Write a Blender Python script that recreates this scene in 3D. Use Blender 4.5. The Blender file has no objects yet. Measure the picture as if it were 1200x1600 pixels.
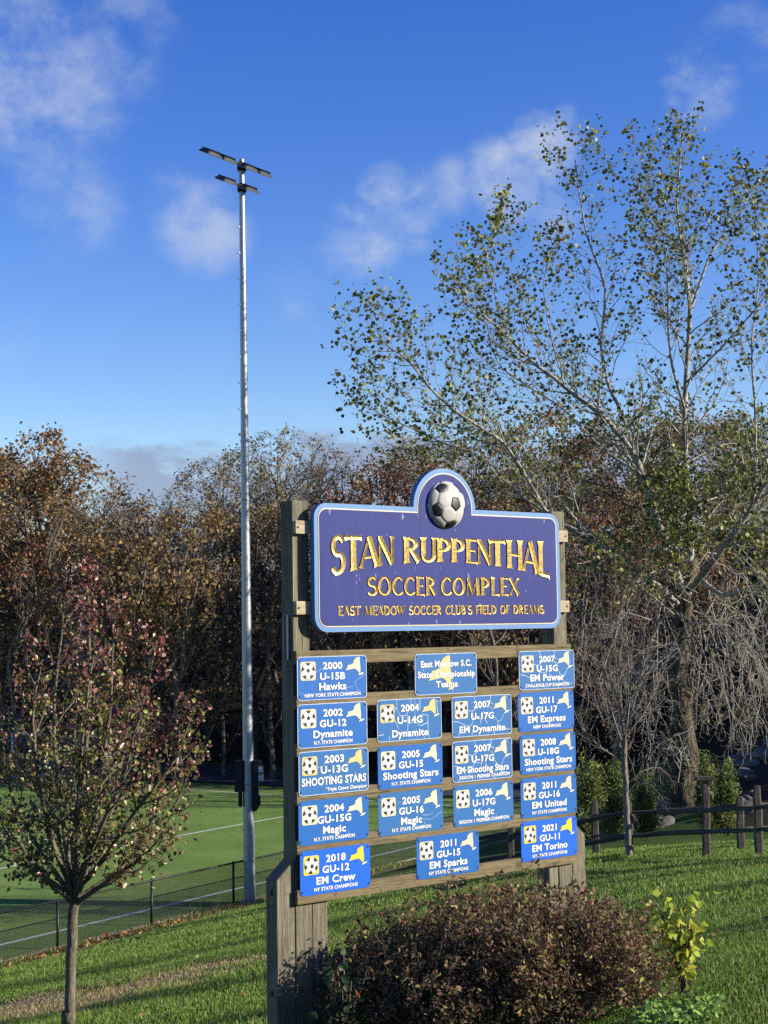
import bpy, bmesh, math, random
import numpy as np
from mathutils import Vector, Matrix

sc = bpy.context.scene
C = sc.collection
R = math.radians
rnd = random.Random(7)
rng = np.random.default_rng(11)

# ------------------------------------------------------------------ camera, sky, sun, exposure
CZ = 8.17                                   # eye height above the playing field (m)
PITCH, ROLL, YAW = R(4.1697), R(-0.8131), 0.67242
FPX = 2400.0
def ray(px, py):
    x, y = (px-600)/FPX, -(py-800)/FPX
    c, s = math.cos(ROLL), math.sin(ROLL)
    x, y = c*x-s*y, s*x+c*y
    return np.array([x, math.cos(PITCH)-y*math.sin(PITCH), math.sin(PITCH)+y*math.cos(PITCH)])
def at(px, py, Y):                          # the point of the place at depth Y seen at this pixel of the photograph
    d = ray(px, py); d = d*(Y/d[1]); return np.array([d[0], d[1], d[2]+CZ])
cam_d = bpy.data.cameras.new('camera'); cam = bpy.data.objects.new('camera', cam_d); C.objects.link(cam)
cam_d.sensor_fit = 'VERTICAL'; cam_d.sensor_height = 36; cam_d.lens = FPX/1600*36
cam_d.clip_start = 0.1; cam_d.clip_end = 5000
_c, _s, _cp, _sp = math.cos(ROLL), math.sin(ROLL), math.cos(PITCH), math.sin(PITCH)
X_ = Vector((_c, -_s*_sp, _s*_cp)); Y_ = Vector((-_s, -_c*_sp, _c*_cp)); Z_ = -Vector((0, _cp, _sp))
m = Matrix((X_, Y_, Z_)).transposed().to_4x4(); m.translation = (0, 0, CZ); cam.matrix_world = m
sc.camera = cam

SUN_AZ, SUN_EL = R(-9), R(20)               # azimuth from +x (right of the picture), slightly behind the camera
SUN = Vector((math.cos(SUN_EL)*math.cos(SUN_AZ), math.cos(SUN_EL)*math.sin(SUN_AZ), math.sin(SUN_EL)))
sl = bpy.data.lights.new('sun', 'SUN'); sl.energy = 5.0; sl.angle = R(0.5); sl.color = (1.0, 0.915, 0.775)
so = bpy.data.objects.new('sun', sl); C.objects.link(so); so.rotation_euler = SUN.to_track_quat('Z', 'Y').to_euler(); so.location = (60, -10, 60)

w = bpy.data.worlds.new('World'); sc.world = w; w.use_nodes = True
nt = w.node_tree; nt.nodes.clear()
def N(t, kind, **kw):
    n = t.nodes.new(kind)
    for k, v in kw.items():
        if k in n.inputs: n.inputs[k].default_value = v
        else: setattr(n, k, v)
    return n
def mathn(t, op, a, b=None, c=None, clamp=False):
    n = t.nodes.new('ShaderNodeMath'); n.operation = op; n.use_clamp = clamp
    for i, v in enumerate((a, b, c)):
        if v is None: continue
        if isinstance(v, (int, float)): n.inputs[i].default_value = v
        else: t.links.new(v, n.inputs[i])
    return n.outputs[0]
def maprange(t, v, a, b, c=0.0, d=1.0, smooth=True):
    n = t.nodes.new('ShaderNodeMapRange'); n.interpolation_type = 'SMOOTHSTEP' if smooth else 'LINEAR'
    t.links.new(v, n.inputs[0])
    for i, x in enumerate((a, b, c, d)): n.inputs[i+1].default_value = x
    return n.outputs[0]
sky = N(nt, 'ShaderNodeTexSky'); sky.sky_type = 'NISHITA'; sky.sun_disc = False
sky.sun_elevation = SUN_EL; sky.sun_rotation = math.pi/2-SUN_AZ
sky.air_density = 1.0; sky.dust_density = 0.25; sky.ozone_density = 2.2; sky.altitude = 0
hsv = N(nt, 'ShaderNodeHueSaturation', Saturation=1.40, Value=1.43, Hue=.528); nt.links.new(sky.outputs[0], hsv.inputs['Color'])
bg = N(nt, 'ShaderNodeBackground', Strength=0.070); nt.links.new(hsv.outputs[0], bg.inputs['Color'])
tc = N(nt, 'ShaderNodeTexCoord')
# clouds: soft patches of fractal noise, each about its own direction of the sky
def noise_dir(scale, detail, rough, sx, sy, sz, dist=0.0):
    mp = N(nt, 'ShaderNodeMapping'); mp.inputs['Scale'].default_value = (sx, sy, sz)
    nt.links.new(tc.outputs['Generated'], mp.inputs['Vector'])
    n = N(nt, 'ShaderNodeTexNoise', Scale=scale, Detail=detail, Roughness=rough, Distortion=dist)
    nt.links.new(mp.outputs[0], n.inputs['Vector']); return n.outputs['Fac']
CLOUDS = [(50, 110, 150, .75), (150, 60, 120, .6), (200, 40, 80, .4), (315, 355, 75, .75), (270, 310, 50, .4), (100, 310, 100, .42), (560, 375, 75, .9), (600, 300, 50, .85), (640, 330, 70, .7),
          (720, 300, 60, .7), (790, 285, 75, 1.0), (850, 235, 70, .95), (885, 200, 45, .7), (1085, 120, 80, .85), (1150, 70, 70, .5), (500, 490, 90, .25), (0, 530, 60, .4), (860, 320, 60, .6)]
n1 = noise_dir(10, 8, .60, 1, 1, 1.3, .25); n3 = noise_dir(34, 8, .65, 1, 1.1, 1.5, .4)
n1 = mathn(nt, 'ADD', mathn(nt, 'MULTIPLY', n1, .72), mathn(nt, 'MULTIPLY', n3, .28))
acc = None
for (px, py, rad, wt) in CLOUDS:
    d = Vector(ray(px, py)).normalized()
    dp = N(nt, 'ShaderNodeVectorMath', operation='DOT_PRODUCT'); nrm = N(nt, 'ShaderNodeVectorMath', operation='NORMALIZE')
    nt.links.new(tc.outputs['Generated'], nrm.inputs[0]); nt.links.new(nrm.outputs[0], dp.inputs[0]); dp.inputs[1].default_value = d
    v = maprange(nt, dp.outputs['Value'], math.cos(rad*1.25/FPX), 1.0, 0, wt)
    acc = v if acc is None else mathn(nt, 'MAXIMUM', acc, v)
wisp = mathn(nt, 'MULTIPLY', maprange(nt, mathn(nt, 'ADD', n1, mathn(nt, 'MULTIPLY', acc, .22)), .51, .78), mathn(nt, 'POWER', acc, .8))
wisp = mathn(nt, 'MULTIPLY', wisp, .74, clamp=True)
cl = N(nt, 'ShaderNodeBackground', Strength=1.0); cl.inputs['Color'].default_value = (.32, .35, .40, 1)
mx = N(nt, 'ShaderNodeMixShader'); nt.links.new(wisp, mx.inputs[0]); nt.links.new(bg.outputs[0], mx.inputs[1]); nt.links.new(cl.outputs[0], mx.inputs[2])
# the low grey-mauve bank behind the wood
sep = N(nt, 'ShaderNodeSeparateXYZ'); nt.links.new(tc.outputs['Generated'], sep.inputs[0])
n2 = noise_dir(11, 6, .6, 1, 1, 2.2)
zz = mathn(nt, 'ADD', sep.outputs['Z'], mathn(nt, 'MULTIPLY', mathn(nt, 'SUBTRACT', n2, .5), -.11))
bank = maprange(nt, zz, .104, .124, .80, 0)
azm = maprange(nt, sep.outputs['X'], -.20, -.155, .25, 1)
bank = mathn(nt, 'MULTIPLY', bank, azm)
cb = N(nt, 'ShaderNodeBackground', Strength=1.0); cb.inputs['Color'].default_value = (.15, .175, .265, 1)
mx2 = N(nt, 'ShaderNodeMixShader'); nt.links.new(bank, mx2.inputs[0]); nt.links.new(mx.outputs[0], mx2.inputs[1]); nt.links.new(cb.outputs[0], mx2.inputs[2])
wo = N(nt, 'ShaderNodeOutputWorld'); nt.links.new(mx2.outputs[0], wo.inputs['Surface'])

vs = sc.view_settings; vs.view_transform = 'Standard'; vs.look = 'None'; vs.exposure = 1.0; vs.gamma = 1.0; vs.use_curve_mapping = False
sc.render.engine = 'CYCLES'; sc.cycles.use_denoising = False
sc.cycles.max_bounces = 6; sc.cycles.diffuse_bounces = 3; sc.cycles.transparent_max_bounces = 8

# ------------------------------------------------------------------ helpers
def tag(o, label=None, cat=None, group=None, kind=None):
    if label: o['label'] = label
    if cat: o['category'] = cat
    if group: o['group'] = group
    if kind: o['kind'] = kind
    return o
def empty(name, loc=(0, 0, 0), rz=0.0):
    o = bpy.data.objects.new(name, None); C.objects.link(o); o.location = Vector(loc); o.rotation_euler = (0, 0, rz); o.empty_display_size = .2
    return o
def link(name, me, parent=None, loc=None):
    o = bpy.data.objects.new(name, me); C.objects.link(o)
    if parent: o.parent = parent
    if loc is not None: o.location = Vector(loc)
    return o
def np_mesh(name, V, F, mat, col=None, smooth=False):
    """V (n,3); F list of (k,m) index arrays; col (n,4) point colours"""
    me = bpy.data.meshes.new(name); V = np.asarray(V, np.float32)
    me.vertices.add(len(V)); me.vertices.foreach_set('co', V.ravel())
    F = [np.asarray(f, np.int32) for f in F if len(f)]
    idx = np.concatenate([f.ravel() for f in F]); tot = np.concatenate([np.full(len(f), f.shape[1], np.int32) for f in F])
    me.loops.add(len(idx)); me.loops.foreach_set('vertex_index', idx)
    me.polygons.add(len(tot)); me.polygons.foreach_set('loop_start', np.concatenate([[0], np.cumsum(tot)[:-1]]).astype(np.int32))
    if smooth: me.polygons.foreach_set('use_smooth', np.ones(len(tot), bool))
    if col is not None:
        a = me.attributes.new('Col', 'FLOAT_COLOR', 'POINT'); a.data.foreach_set('color', np.asarray(col, np.float32).ravel())
    me.update(calc_edges=True); me.validate()
    if mat: me.materials.append(mat)
    return me
def bm_mesh(name, bm, mats, smooth=False):
    me = bpy.data.meshes.new(name); bmesh.ops.recalc_face_normals(bm, faces=bm.faces[:]); bm.to_mesh(me); bm.free()
    for q in (mats if isinstance(mats, (list, tuple)) else [mats]): me.materials.append(q)
    if smooth:
        for p in me.polygons: p.use_smooth = True
    return me
def add_box(bm, x0, x1, y0, y1, z0, z1, bev=0.0, mi=0):
    b = bmesh.new(); r = bmesh.ops.create_cube(b, size=1.0)
    for v in b.verts: v.co = Vector(((x0+x1)/2+v.co.x*(x1-x0), (y0+y1)/2+v.co.y*(y1-y0), (z0+z1)/2+v.co.z*(z1-z0)))
    if bev: bmesh.ops.bevel(b, geom=b.edges[:], offset=bev, segments=2, affect='EDGES')
    merge(bm, b, mi)
def merge(bm, b, mi=0, mtx=None):
    vm = {}
    for v in b.verts: vm[v] = bm.verts.new(mtx @ v.co if mtx else v.co)
    for f in b.faces:
        nf = bm.faces.new([vm[v] for v in f.verts]); nf.material_index = mi; nf.smooth = f.smooth
    b.free()
def add_prism(bm, pts, y0, y1, mi=0, cap=True):
    """polygon pts (x,z) pushed from y0 (front) to y1 (back)"""
    a = [bm.verts.new((x, y0, z)) for x, z in pts]; b = [bm.verts.new((x, y1, z)) for x, z in pts]
    fs = [bm.faces.new(a), bm.faces.new(b[::-1])]
    n = len(pts)
    for i in range(n): fs.append(bm.faces.new((a[i], b[i], b[(i+1) % n], a[(i+1) % n])))
    for f in fs: f.material_index = mi
def add_sheet(bm, pts, y, mi=0):
    f = bm.faces.new([bm.verts.new((x, y, z)) for x, z in pts]); f.material_index = mi; return f
def add_tube(bm, p0, p1, r0, r1=None, n=10, mi=0, cap=True):
    r1 = r0 if r1 is None else r1; p0, p1 = Vector(p0), Vector(p1); t = (p1-p0).normalized()
    a = t.cross(Vector((0, 0, 1)) if abs(t.z) < .9 else Vector((1, 0, 0))).normalized(); b = t.cross(a)
    A = [bm.verts.new(p0+(a*math.cos(2*math.pi*i/n)+b*math.sin(2*math.pi*i/n))*r0) for i in range(n)]
    B = [bm.verts.new(p1+(a*math.cos(2*math.pi*i/n)+b*math.sin(2*math.pi*i/n))*r1) for i in range(n)]
    for i in range(n):
        f = bm.faces.new((A[i], A[(i+1) % n], B[(i+1) % n], B[i])); f.material_index = mi; f.smooth = True
    if cap:
        for q in (A[::-1], B): f = bm.faces.new(q); f.material_index = mi
def rrect(x0, x1, z0, z1, r, n=5):
    o = []
    for cx, cz, a0 in ((x1-r, z1-r, 0), (x0+r, z1-r, 90), (x0+r, z0+r, 180), (x1-r, z0+r, 270)):
        for k in range(n+1):
            a = R(a0+90*k/n); o.append((cx+r*math.cos(a), cz+r*math.sin(a)))
    return o

# ------------------------------------------------------------------ materials
def new_mat(name):
    mt = bpy.data.materials.new(name); mt.use_nodes = True; t = mt.node_tree; t.nodes.clear()
    out = N(t, 'ShaderNodeOutputMaterial'); b = N(t, 'ShaderNodeBsdfPrincipled'); t.links.new(b.outputs[0], out.inputs['Surface'])
    return mt, t, b, out
def ramp(t, fac, stops):
    n = N(t, 'ShaderNodeValToRGB'); t.links.new(fac, n.inputs[0]); e = n.color_ramp.elements
    while len(e) < len(stops): e.new(.5)
    for q, (p, c) in zip(e, stops): q.position = p; q.color = (*c, 1)
    return n.outputs[0]
def tnoise(t, scale, detail=4, rough=.6, sc3=(1, 1, 1), coord='Object', dist=0.0):
    tcx = N(t, 'ShaderNodeTexCoord'); mp = N(t, 'ShaderNodeMapping'); mp.inputs['Scale'].default_value = sc3
    t.links.new(tcx.outputs[coord], mp.inputs['Vector'])
    n = N(t, 'ShaderNodeTexNoise', Scale=scale, Detail=detail, Roughness=rough, Distortion=dist); t.links.new(mp.outputs[0], n.inputs['Vector'])
    return n.outputs['Fac']
def bump(t, b, h, strength=.3, dist=.01):
    n = N(t, 'ShaderNodeBump', Strength=strength, Distance=dist); t.links.new(h, n.inputs['Height']); t.links.new(n.outputs[0], b.inputs['Normal'])
def mixc(t, fac, a, b, mode='MIX'):
    n = N(t, 'ShaderNodeMix', data_type='RGBA', blend_type=mode)
    for i, v in ((0, fac), (6, a), (7, b)):
        if isinstance(v, tuple): n.inputs[i].default_value = (*v, 1)
        elif isinstance(v, (int, float)): n.inputs[i].default_value = v
        else: t.links.new(v, n.inputs[i])
    return n.outputs[2]
def plain(name, col, rough=.6, metal=0.0, var=.12, scale=14, bmp=0.0, spec=.3):
    col = tuple(x*.74 for x in col)
    mt, t, b, _ = new_mat(name); n = tnoise(t, scale, 5, .65)
    c = ramp(t, n, [(.25, tuple(x*(1-var) for x in col)), (.75, tuple(min(1, x*(1+var)) for x in col))])
    t.links.new(c, b.inputs['Base Color']); b.inputs['Roughness'].default_value = rough; b.inputs['Metallic'].default_value = metal
    b.inputs['Specular IOR Level'].default_value = spec
    if bmp: bump(t, b, n, bmp, .01)
    return mt
def timber(name, axis, dark, mid, light, rough=.85):
    """weathered boards: grain runs along `axis`"""
    mt, t, b, _ = new_mat(name)
    dark, mid, light = [tuple(x*.74 for x in q) for q in (dark, mid, light)]
    s = [22.0, 22.0, 22.0]; s['xyz'.index(axis)] = .8
    g = tnoise(t, 2.2, 6, .65, tuple(s), dist=.5)
    s2 = [60.0, 60.0, 60.0]; s2['xyz'.index(axis)] = 1.6
    g2 = tnoise(t, 3.0, 3, .6, tuple(s2))
    blot = tnoise(t, 4.0, 5, .7)
    c = ramp(t, mathn(t, 'ADD', mathn(t, 'MULTIPLY', g, .6), mathn(t, 'MULTIPLY', blot, .4)), [(.30, dark), (.5, mid), (.72, light)])
    c = mixc(t, maprange(t, g2, .54, .68, 0, .75), c, tuple(x*.35 for x in dark))
    c = mixc(t, maprange(t, blot, .56, .70, 0, .7), c, (dark[0]*.5, dark[1]*.55, dark[2]*.5))
    t.links.new(c, b.inputs['Base Color']); b.inputs['Roughness'].default_value = rough; b.inputs['Specular IOR Level'].default_value = .2
    bump(t, b, mathn(t, 'ADD', g, g2), .5, .006); return mt
def leaf_mat(name, trans=.35, rough=.55, spec=.3, vary=.35):
    """leaves / blades: own colour per leaf from the mesh, a little light coming through"""
    mt, t, b, out = new_mat(name)
    a = N(t, 'ShaderNodeAttribute', attribute_name='Col'); g = N(t, 'ShaderNodeNewGeometry')
    h = N(t, 'ShaderNodeHueSaturation'); t.links.new(a.outputs['Color'], h.inputs['Color'])
    t.links.new(maprange(t, g.outputs['Random Per Island'], 0, 1, 1-vary, 1+vary, False), h.inputs['Value'])
    t.links.new(h.outputs[0], b.inputs['Base Color']); b.inputs['Roughness'].default_value = rough; b.inputs['Specular IOR Level'].default_value = spec
    tr = N(t, 'ShaderNodeBsdfTranslucent'); t.links.new(h.outputs[0], tr.inputs['Color'])
    mxs = N(t, 'ShaderNodeMixShader', Fac=trans); t.links.new(b.outputs[0], mxs.inputs[1]); t.links.new(tr.outputs[0], mxs.inputs[2])
    t.links.new(mxs.outputs[0], out.inputs['Surface']); return mt
def bark(name, dark, light, scale=6.0, stretch=.25, bmp=.7, dist=.04):
    mt, t, b, _ = new_mat(name)
    n = tnoise(t, scale, 6, .7, (3, 3, 3*stretch), dist=.4); n2 = tnoise(t, scale*.35, 3, .6)
    c = ramp(t, mathn(t, 'ADD', mathn(t, 'MULTIPLY', n, .7), mathn(t, 'MULTIPLY', n2, .3)), [(.40, dark), (.60, light)])
    t.links.new(c, b.inputs['Base Color']); b.inputs['Roughness'].default_value = .9; b.inputs['Specular IOR Level'].default_value = .15
    bump(t, b, n, bmp, dist); return mt

M = {}
M['post'] = timber('post_timber', 'z', (.06, .056, .040), (.19, .17, .115), (.36, .325, .225))
M['slat'] = timber('slat_timber', 'x', (.055, .045, .025), (.20, .158, .085), (.33, .265, .15))
M['block'] = timber('block_timber', 'x', (.28, .23, .14), (.46, .39, .25), (.58, .50, .34))
M['rail'] = timber('rail_timber', 'x', (.03, .028, .024), (.075, .068, .056), (.17, .155, .125))
M['railpost'] = timber('rail_post_timber', 'z', (.04, .036, .03), (.10, .09, .07), (.24, .21, .165))
M['steel'] = plain('galvanised_steel', (.42, .45, .47), .42, .55, .14, 5, .05)
M['darksteel'] = plain('dark_metal', (.03, .032, .035), .45, .3, .2, 8)
M['screw'] = plain('screw_metal', (.05, .05, .055), .4, .6, .2, 40)
M['zinc'] = plain('zinc_channel', (.30, .33, .36), .4, .7, .15, 12)
M['blackvinyl'] = plain('black_vinyl', (.012, .012, .013), .45, 0, .2, 20)
M['white'] = plain('white_vinyl', (.78, .78, .76), .5, 0, .03, 20)
M['netting'] = plain('white_netting', (.75, .75, .75), .7)
M['ballblack'] = plain('ball_black', (.012, .011, .013), .45, 0, .25, 20)
M['leaf'] = leaf_mat('leaf', .35, .5, .35)
M['gloss'] = leaf_mat('glossy_leaf', .25, .40, .55, .5)
M['dryleaf'] = leaf_mat('dry_leaf', .25, .7, .2)
M['blade'] = leaf_mat('grass_blade', .40, .5, .35, .4)
M['twig'] = plain('twig_bark', (.17, .13, .095), .85, 0, .35, 5)
M['palebark'] = bark('pale_bark', (.085, .08, .068), (.42, .40, .355), 4.5, .6, .4, .03)
M['twigbark'] = bark('grey_twig_bark', (.13, .118, .10), (.40, .37, .325), 4.0, .5, .2, .01)
M['furrow'] = bark('furrowed_bark', (.018, .014, .009), (.17, .14, .09), 3.6, .09, 1.0, .14)
M['woodbark'] = bark('wood_bark', (.045, .039, .032), (.165, .14, .112), 5.0, .3, .4, .03)
M['pearbark'] = bark('pear_bark', (.055, .048, .033), (.17, .15, .105), 14.0, .35, .6, .012)
M['sapbark'] = bark('sapling_bark', (.07, .06, .05), (.24, .205, .175), 9.0, .3, .3, .01)

# ------------------------------------------------------------------ terrain
F1 = np.array([-8.5, 39.96]); FD = np.array([.555, .832]); FM = np.array([-.832, .555])   # fence line: along / towards the field
def st(x, y): return (x-F1[0])*FM[0]+(y-F1[1])*FM[1], (x-F1[0])*FD[0]+(y-F1[1])*FD[1]
def PS(s, t): return F1[0]+s*FM[0]+t*FD[0], F1[1]+s*FM[1]+t*FD[1]
def sm(v, a, b): q = np.clip((v-a)/(b-a), 0, 1); return q*q*(3-2*q)
def lump(x, y):
    return np.sin(x*.9+1.3*np.sin(y*.37))*np.cos(y*.8+.7)*.5+np.sin(x*.31-y*.23+2)*.5
def H(x, y):
    x = np.asarray(x, float); y = np.asarray(y, float); s, t = st(x, y)
    x4 = x-4.6; xe = x-.8*(np.sqrt(x4*x4+1.5)+x4)/2; se, _ = st(xe, y)
    q = -(se+.55); h1 = .2285*(np.sqrt(q*q+.5)+q)/2*1.0
    h1 = np.where(q > 45, .2285*45+(q-45)*.03, h1)
    wr = (x-5)*.989-(y-38)*.1455
    up = np.where(wr > 0, np.minimum(wr*.45, 4.5-3.2*sm(wr, 12, 24)*(1-sm(y, 58, 74)))+np.clip(wr-14, 0, 60)*.10*sm(y, 58, 74), 0)*sm(y, 36, 48)-2.2*sm(wr, 10, 26)*sm(y, 30, 44)*(1-sm(y, 58, 74))
    ridge = 15*sm(wr, 8, 34)*sm(y, 62, 82)  # unseen high ground beyond the right edge, raised to shade the hill foot
    hill = np.where(t > 42, np.minimum((t-42)*.36, 6.5)+np.clip(t-60, 0, 60)*.09+np.clip(t-120, 0, 400)*.04, 0)*sm(t, 41, 48)
    hill *= 1-.85*sm(wr, 0, 14)
    inside = sm(s, -.4, .6)*(1-sm(t, 41, 43))*(1-sm(wr, -2, 1.5))
    z = h1+up+ridge+hill+.05*lump(x*.8, y*.8)*(1-inside)+.22*lump(x*.22, y*.22)*sm(t, 44, 60)
    return z-.05*inside
def hz(x, y): return float(H(x, y))
def gh(px, py):                              # where the ground is seen at this pixel
    d = ray(px, py); Y = np.arange(4, 200, .05); X = d[0]/d[1]*Y; Zr = CZ+d[2]/d[1]*Y
    k = np.argmax(Zr < H(X, Y)); return np.array([X[k], Y[k], float(H(X[k], Y[k]))])

def axis(segs):
    o = [segs[0][0]]
    for a, b, stp in segs: n = max(1, int(round((b-a)/stp))); o += list(np.linspace(a, b, n+1)[1:])
    return np.array(o)
gx = axis([(-700, -120, 40), (-120, -40, 5), (-40, -14, 1.2), (-14, 14, .4), (14, 40, 1.2), (40, 120, 5), (120, 700, 40)])
gy = axis([(-60, 0, 6), (0, 8, 1), (8, 44, .4), (44, 125, 1.0), (125, 200, 5), (200, 900, 50)])
GX, GY = np.meshgrid(gx, gy); GZ = H(GX, GY); nx, ny = len(gx), len(gy)
Vg = np.stack([GX, GY, GZ], -1).reshape(-1, 3)
ii = np.arange(nx*ny).reshape(ny, nx)
Fg = np.stack([ii[:-1, :-1], ii[:-1, 1:], ii[1:, 1:], ii[1:, :-1]], -1).reshape(-1, 4)
S_, T_ = st(GX, GY); WR = (GX-5)*.989-(GY-38)*.1455
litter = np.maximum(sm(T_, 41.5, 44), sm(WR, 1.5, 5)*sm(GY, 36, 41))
bare = np.exp(-((S_+.75)/.5)**2)*(T_ > -12)*(T_ < 40)                         # scuffed strip along the chain link
DP = [gh(-40, 1597), gh(40, 1580), gh(150, 1560), gh(240, 1535), gh(345, 1507)]       # dead grass streak across the slope
def dead(x, y):
    d = np.full(np.shape(x), 9.0)
    for a, b in zip(DP[:-1], DP[1:]):
        ab = b[:2]-a[:2]; L2 = ab@ab; u = np.clip(((x-a[0])*ab[0]+(y-a[1])*ab[1])/L2, 0, 1)
        d = np.minimum(d, np.hypot(x-a[0]-u*ab[0], (y-a[1]-u*ab[1])*.8))
    return (1-sm(d*(.62+.25*sm(x, -5.5, -2.5))+.45*lump(x*1.3+2, y*1.1)+.35*lump(x*3.3, y*2.9)+.3*lump(x*7.3, y*6.1), .25, 1.6))*.95
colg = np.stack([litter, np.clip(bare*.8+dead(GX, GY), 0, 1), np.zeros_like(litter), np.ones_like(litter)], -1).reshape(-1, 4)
mt, t, b, _ = new_mat('ground_cover')
a = N(t, 'ShaderNodeAttribute', attribute_name='Col'); sepc = N(t, 'ShaderNodeSeparateColor'); t.links.new(a.outputs['Color'], sepc.inputs[0])
nA = tnoise(t, .55, 6, .65); nB = tnoise(t, 5, 5, .7); nC = tnoise(t, 38, 4, .7)
grass = ramp(t, mathn(t, 'ADD', mathn(t, 'MULTIPLY', nA, .5), mathn(t, 'MULTIPLY', nB, .5)), [(.32, (.026, .058, .010)), (.55, (.055, .10, .016)), (.75, (.09, .125, .028))])
soil = ramp(t, nB, [(.3, (.13, .09, .05)), (.7, (.30, .22, .12))])
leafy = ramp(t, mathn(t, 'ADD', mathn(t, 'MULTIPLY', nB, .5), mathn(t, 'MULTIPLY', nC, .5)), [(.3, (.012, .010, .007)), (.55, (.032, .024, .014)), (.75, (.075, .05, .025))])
fac = maprange(t, mathn(t, 'ADD', sepc.outputs[1], mathn(t, 'MULTIPLY', mathn(t, 'SUBTRACT', nB, .5), 1.3)), .35, .75)
c = mixc(t, fac, grass, soil)
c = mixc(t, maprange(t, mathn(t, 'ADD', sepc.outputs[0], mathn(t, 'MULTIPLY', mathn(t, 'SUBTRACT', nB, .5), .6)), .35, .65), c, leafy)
t.links.new(c, b.inputs['Base Color']); b.inputs['Roughness'].default_value = .95; b.inputs['Specular IOR Level'].default_value = .1
bump(t, b, nC, .6, .03); M['ground'] = mt
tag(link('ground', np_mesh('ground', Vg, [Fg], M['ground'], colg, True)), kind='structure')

# artificial turf pitch, its lines, and the asphalt strip behind it
def st_quad(s0, s1, t0, t1, z, ns=1, nt_=1):
    V, F = [], []
    for j in range(nt_+1):
        for i in range(ns+1):
            x, y = PS(s0+(s1-s0)*i/ns, t0+(t1-t0)*j/nt_); V.append((x, y, z))
    for j in range(nt_):
        for i in range(ns): k = j*(ns+1)+i; F.append((k, k+1, k+ns+2, k+ns+1))
    return V, F
mt, t, b, _ = new_mat('artificial_turf')
n1t = tnoise(t, .35, 5, .6); n2t = tnoise(t, 60, 3, .7)
c = ramp(t, mathn(t, 'ADD', mathn(t, 'MULTIPLY', n1t, .45), mathn(t, 'MULTIPLY', n2t, .55)), [(.33, (.08, .14, .028)), (.52, (.125, .205, .043)), (.70, (.20, .26, .08))])
t.links.new(c, b.inputs['Base Color']); b.inputs['Roughness'].default_value = .9; b.inputs['Specular IOR Level'].default_value = .15
bump(t, b, n2t, .8, .03); M['turf'] = mt
V, F = st_quad(.25, 62, -80, 33.6, .0); tag(link('pitch_turf', np_mesh('pitch_turf', V, [F], M['turf'])), kind='structure')
M['line'] = plain('line_paint', (.78, .78, .72), .8, 0, .1, 9)
LV, LF = [], []
def line(s0, s1, t0, t1):
    V, F = st_quad(s0, s1, t0, t1, .006); k = len(LV); LV.extend(V); LF.extend([tuple(i+k for i in f) for f in F])
line(1.62, 1.76, -60, 30.92); line(1.76, 61, 30.79, 30.92); line(11.38, 11.50, -40, 30.79); line(11.5, 51.5, 14.3, 14.42)
tag(link('pitch_line', np_mesh('pitch_line', LV, [LF], M['line'])), kind='structure')
M['asphalt'] = plain('asphalt', (.045, .048, .055), .9, 0, .3, 3, .2)
V, F = st_quad(-3, 70, 34.4, 41.6, -.012); tag(link('path', np_mesh('path', V, [F], M['asphalt'])), kind='structure')
M['concrete'] = plain('concrete', (.34, .32, .28), .9, 0, .25, 4, .2)
bm = bmesh.new(); add_box(bm, -30, 60, -.06, .06, -.2, .03, .01)
kerb = link('kerb', bm_mesh('kerb', bm, M['concrete'])); ks = PS(.16, 0); kerb.location = (ks[0], ks[1], 0); kerb.rotation_euler = (0, 0, math.atan2(FD[1], FD[0])); tag(kerb, kind='structure')

# ------------------------------------------------------------------ grass blades
def blades(x, y, hgt, wid, colr, lean=.5):
    n = len(x); z = H(x, y); a = rng.uniform(0, 2*np.pi, n); l = rng.uniform(0, lean, n)*hgt; la = rng.uniform(0, 2*np.pi, n)
    P = np.stack([x, y, z-.004], -1); wv = np.stack([np.cos(a), np.sin(a), 0*a], -1)*(wid/2)[:, None]
    tip = P+np.stack([np.cos(la)*l, np.sin(la)*l, hgt], -1); mid = P+(tip-P)*.55+np.stack([0*l, 0*l, .08*hgt], -1)
    V = np.stack([P-wv, P+wv, mid+wv*.75, mid-wv*.75, tip], 1).reshape(-1, 3); k = np.arange(n)[:, None]*5
    Q = k+np.array([[0, 1, 2, 3]]); T = k+np.array([[3, 2, 4]])
    return V, Q, T, np.repeat(colr, 5, 0)
def scatter(n, y0, y1, fx0, fx1, pw=1.0):
    y = y0+(y1-y0)*rng.random(n)**pw; x = y*(fx0+(fx1-fx0)*rng.random(n)); return x, y
def pal(n, cols, wts):
    cols = np.array(cols); k = rng.choice(len(cols), n, p=np.array(wts)/sum(wts)); return np.concatenate([cols[k], np.ones((n, 1))], 1)
parts = []
GREEN = [(.095, .18, .022), (.15, .245, .034), (.20, .29, .055), (.28, .26, .10)]
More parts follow.
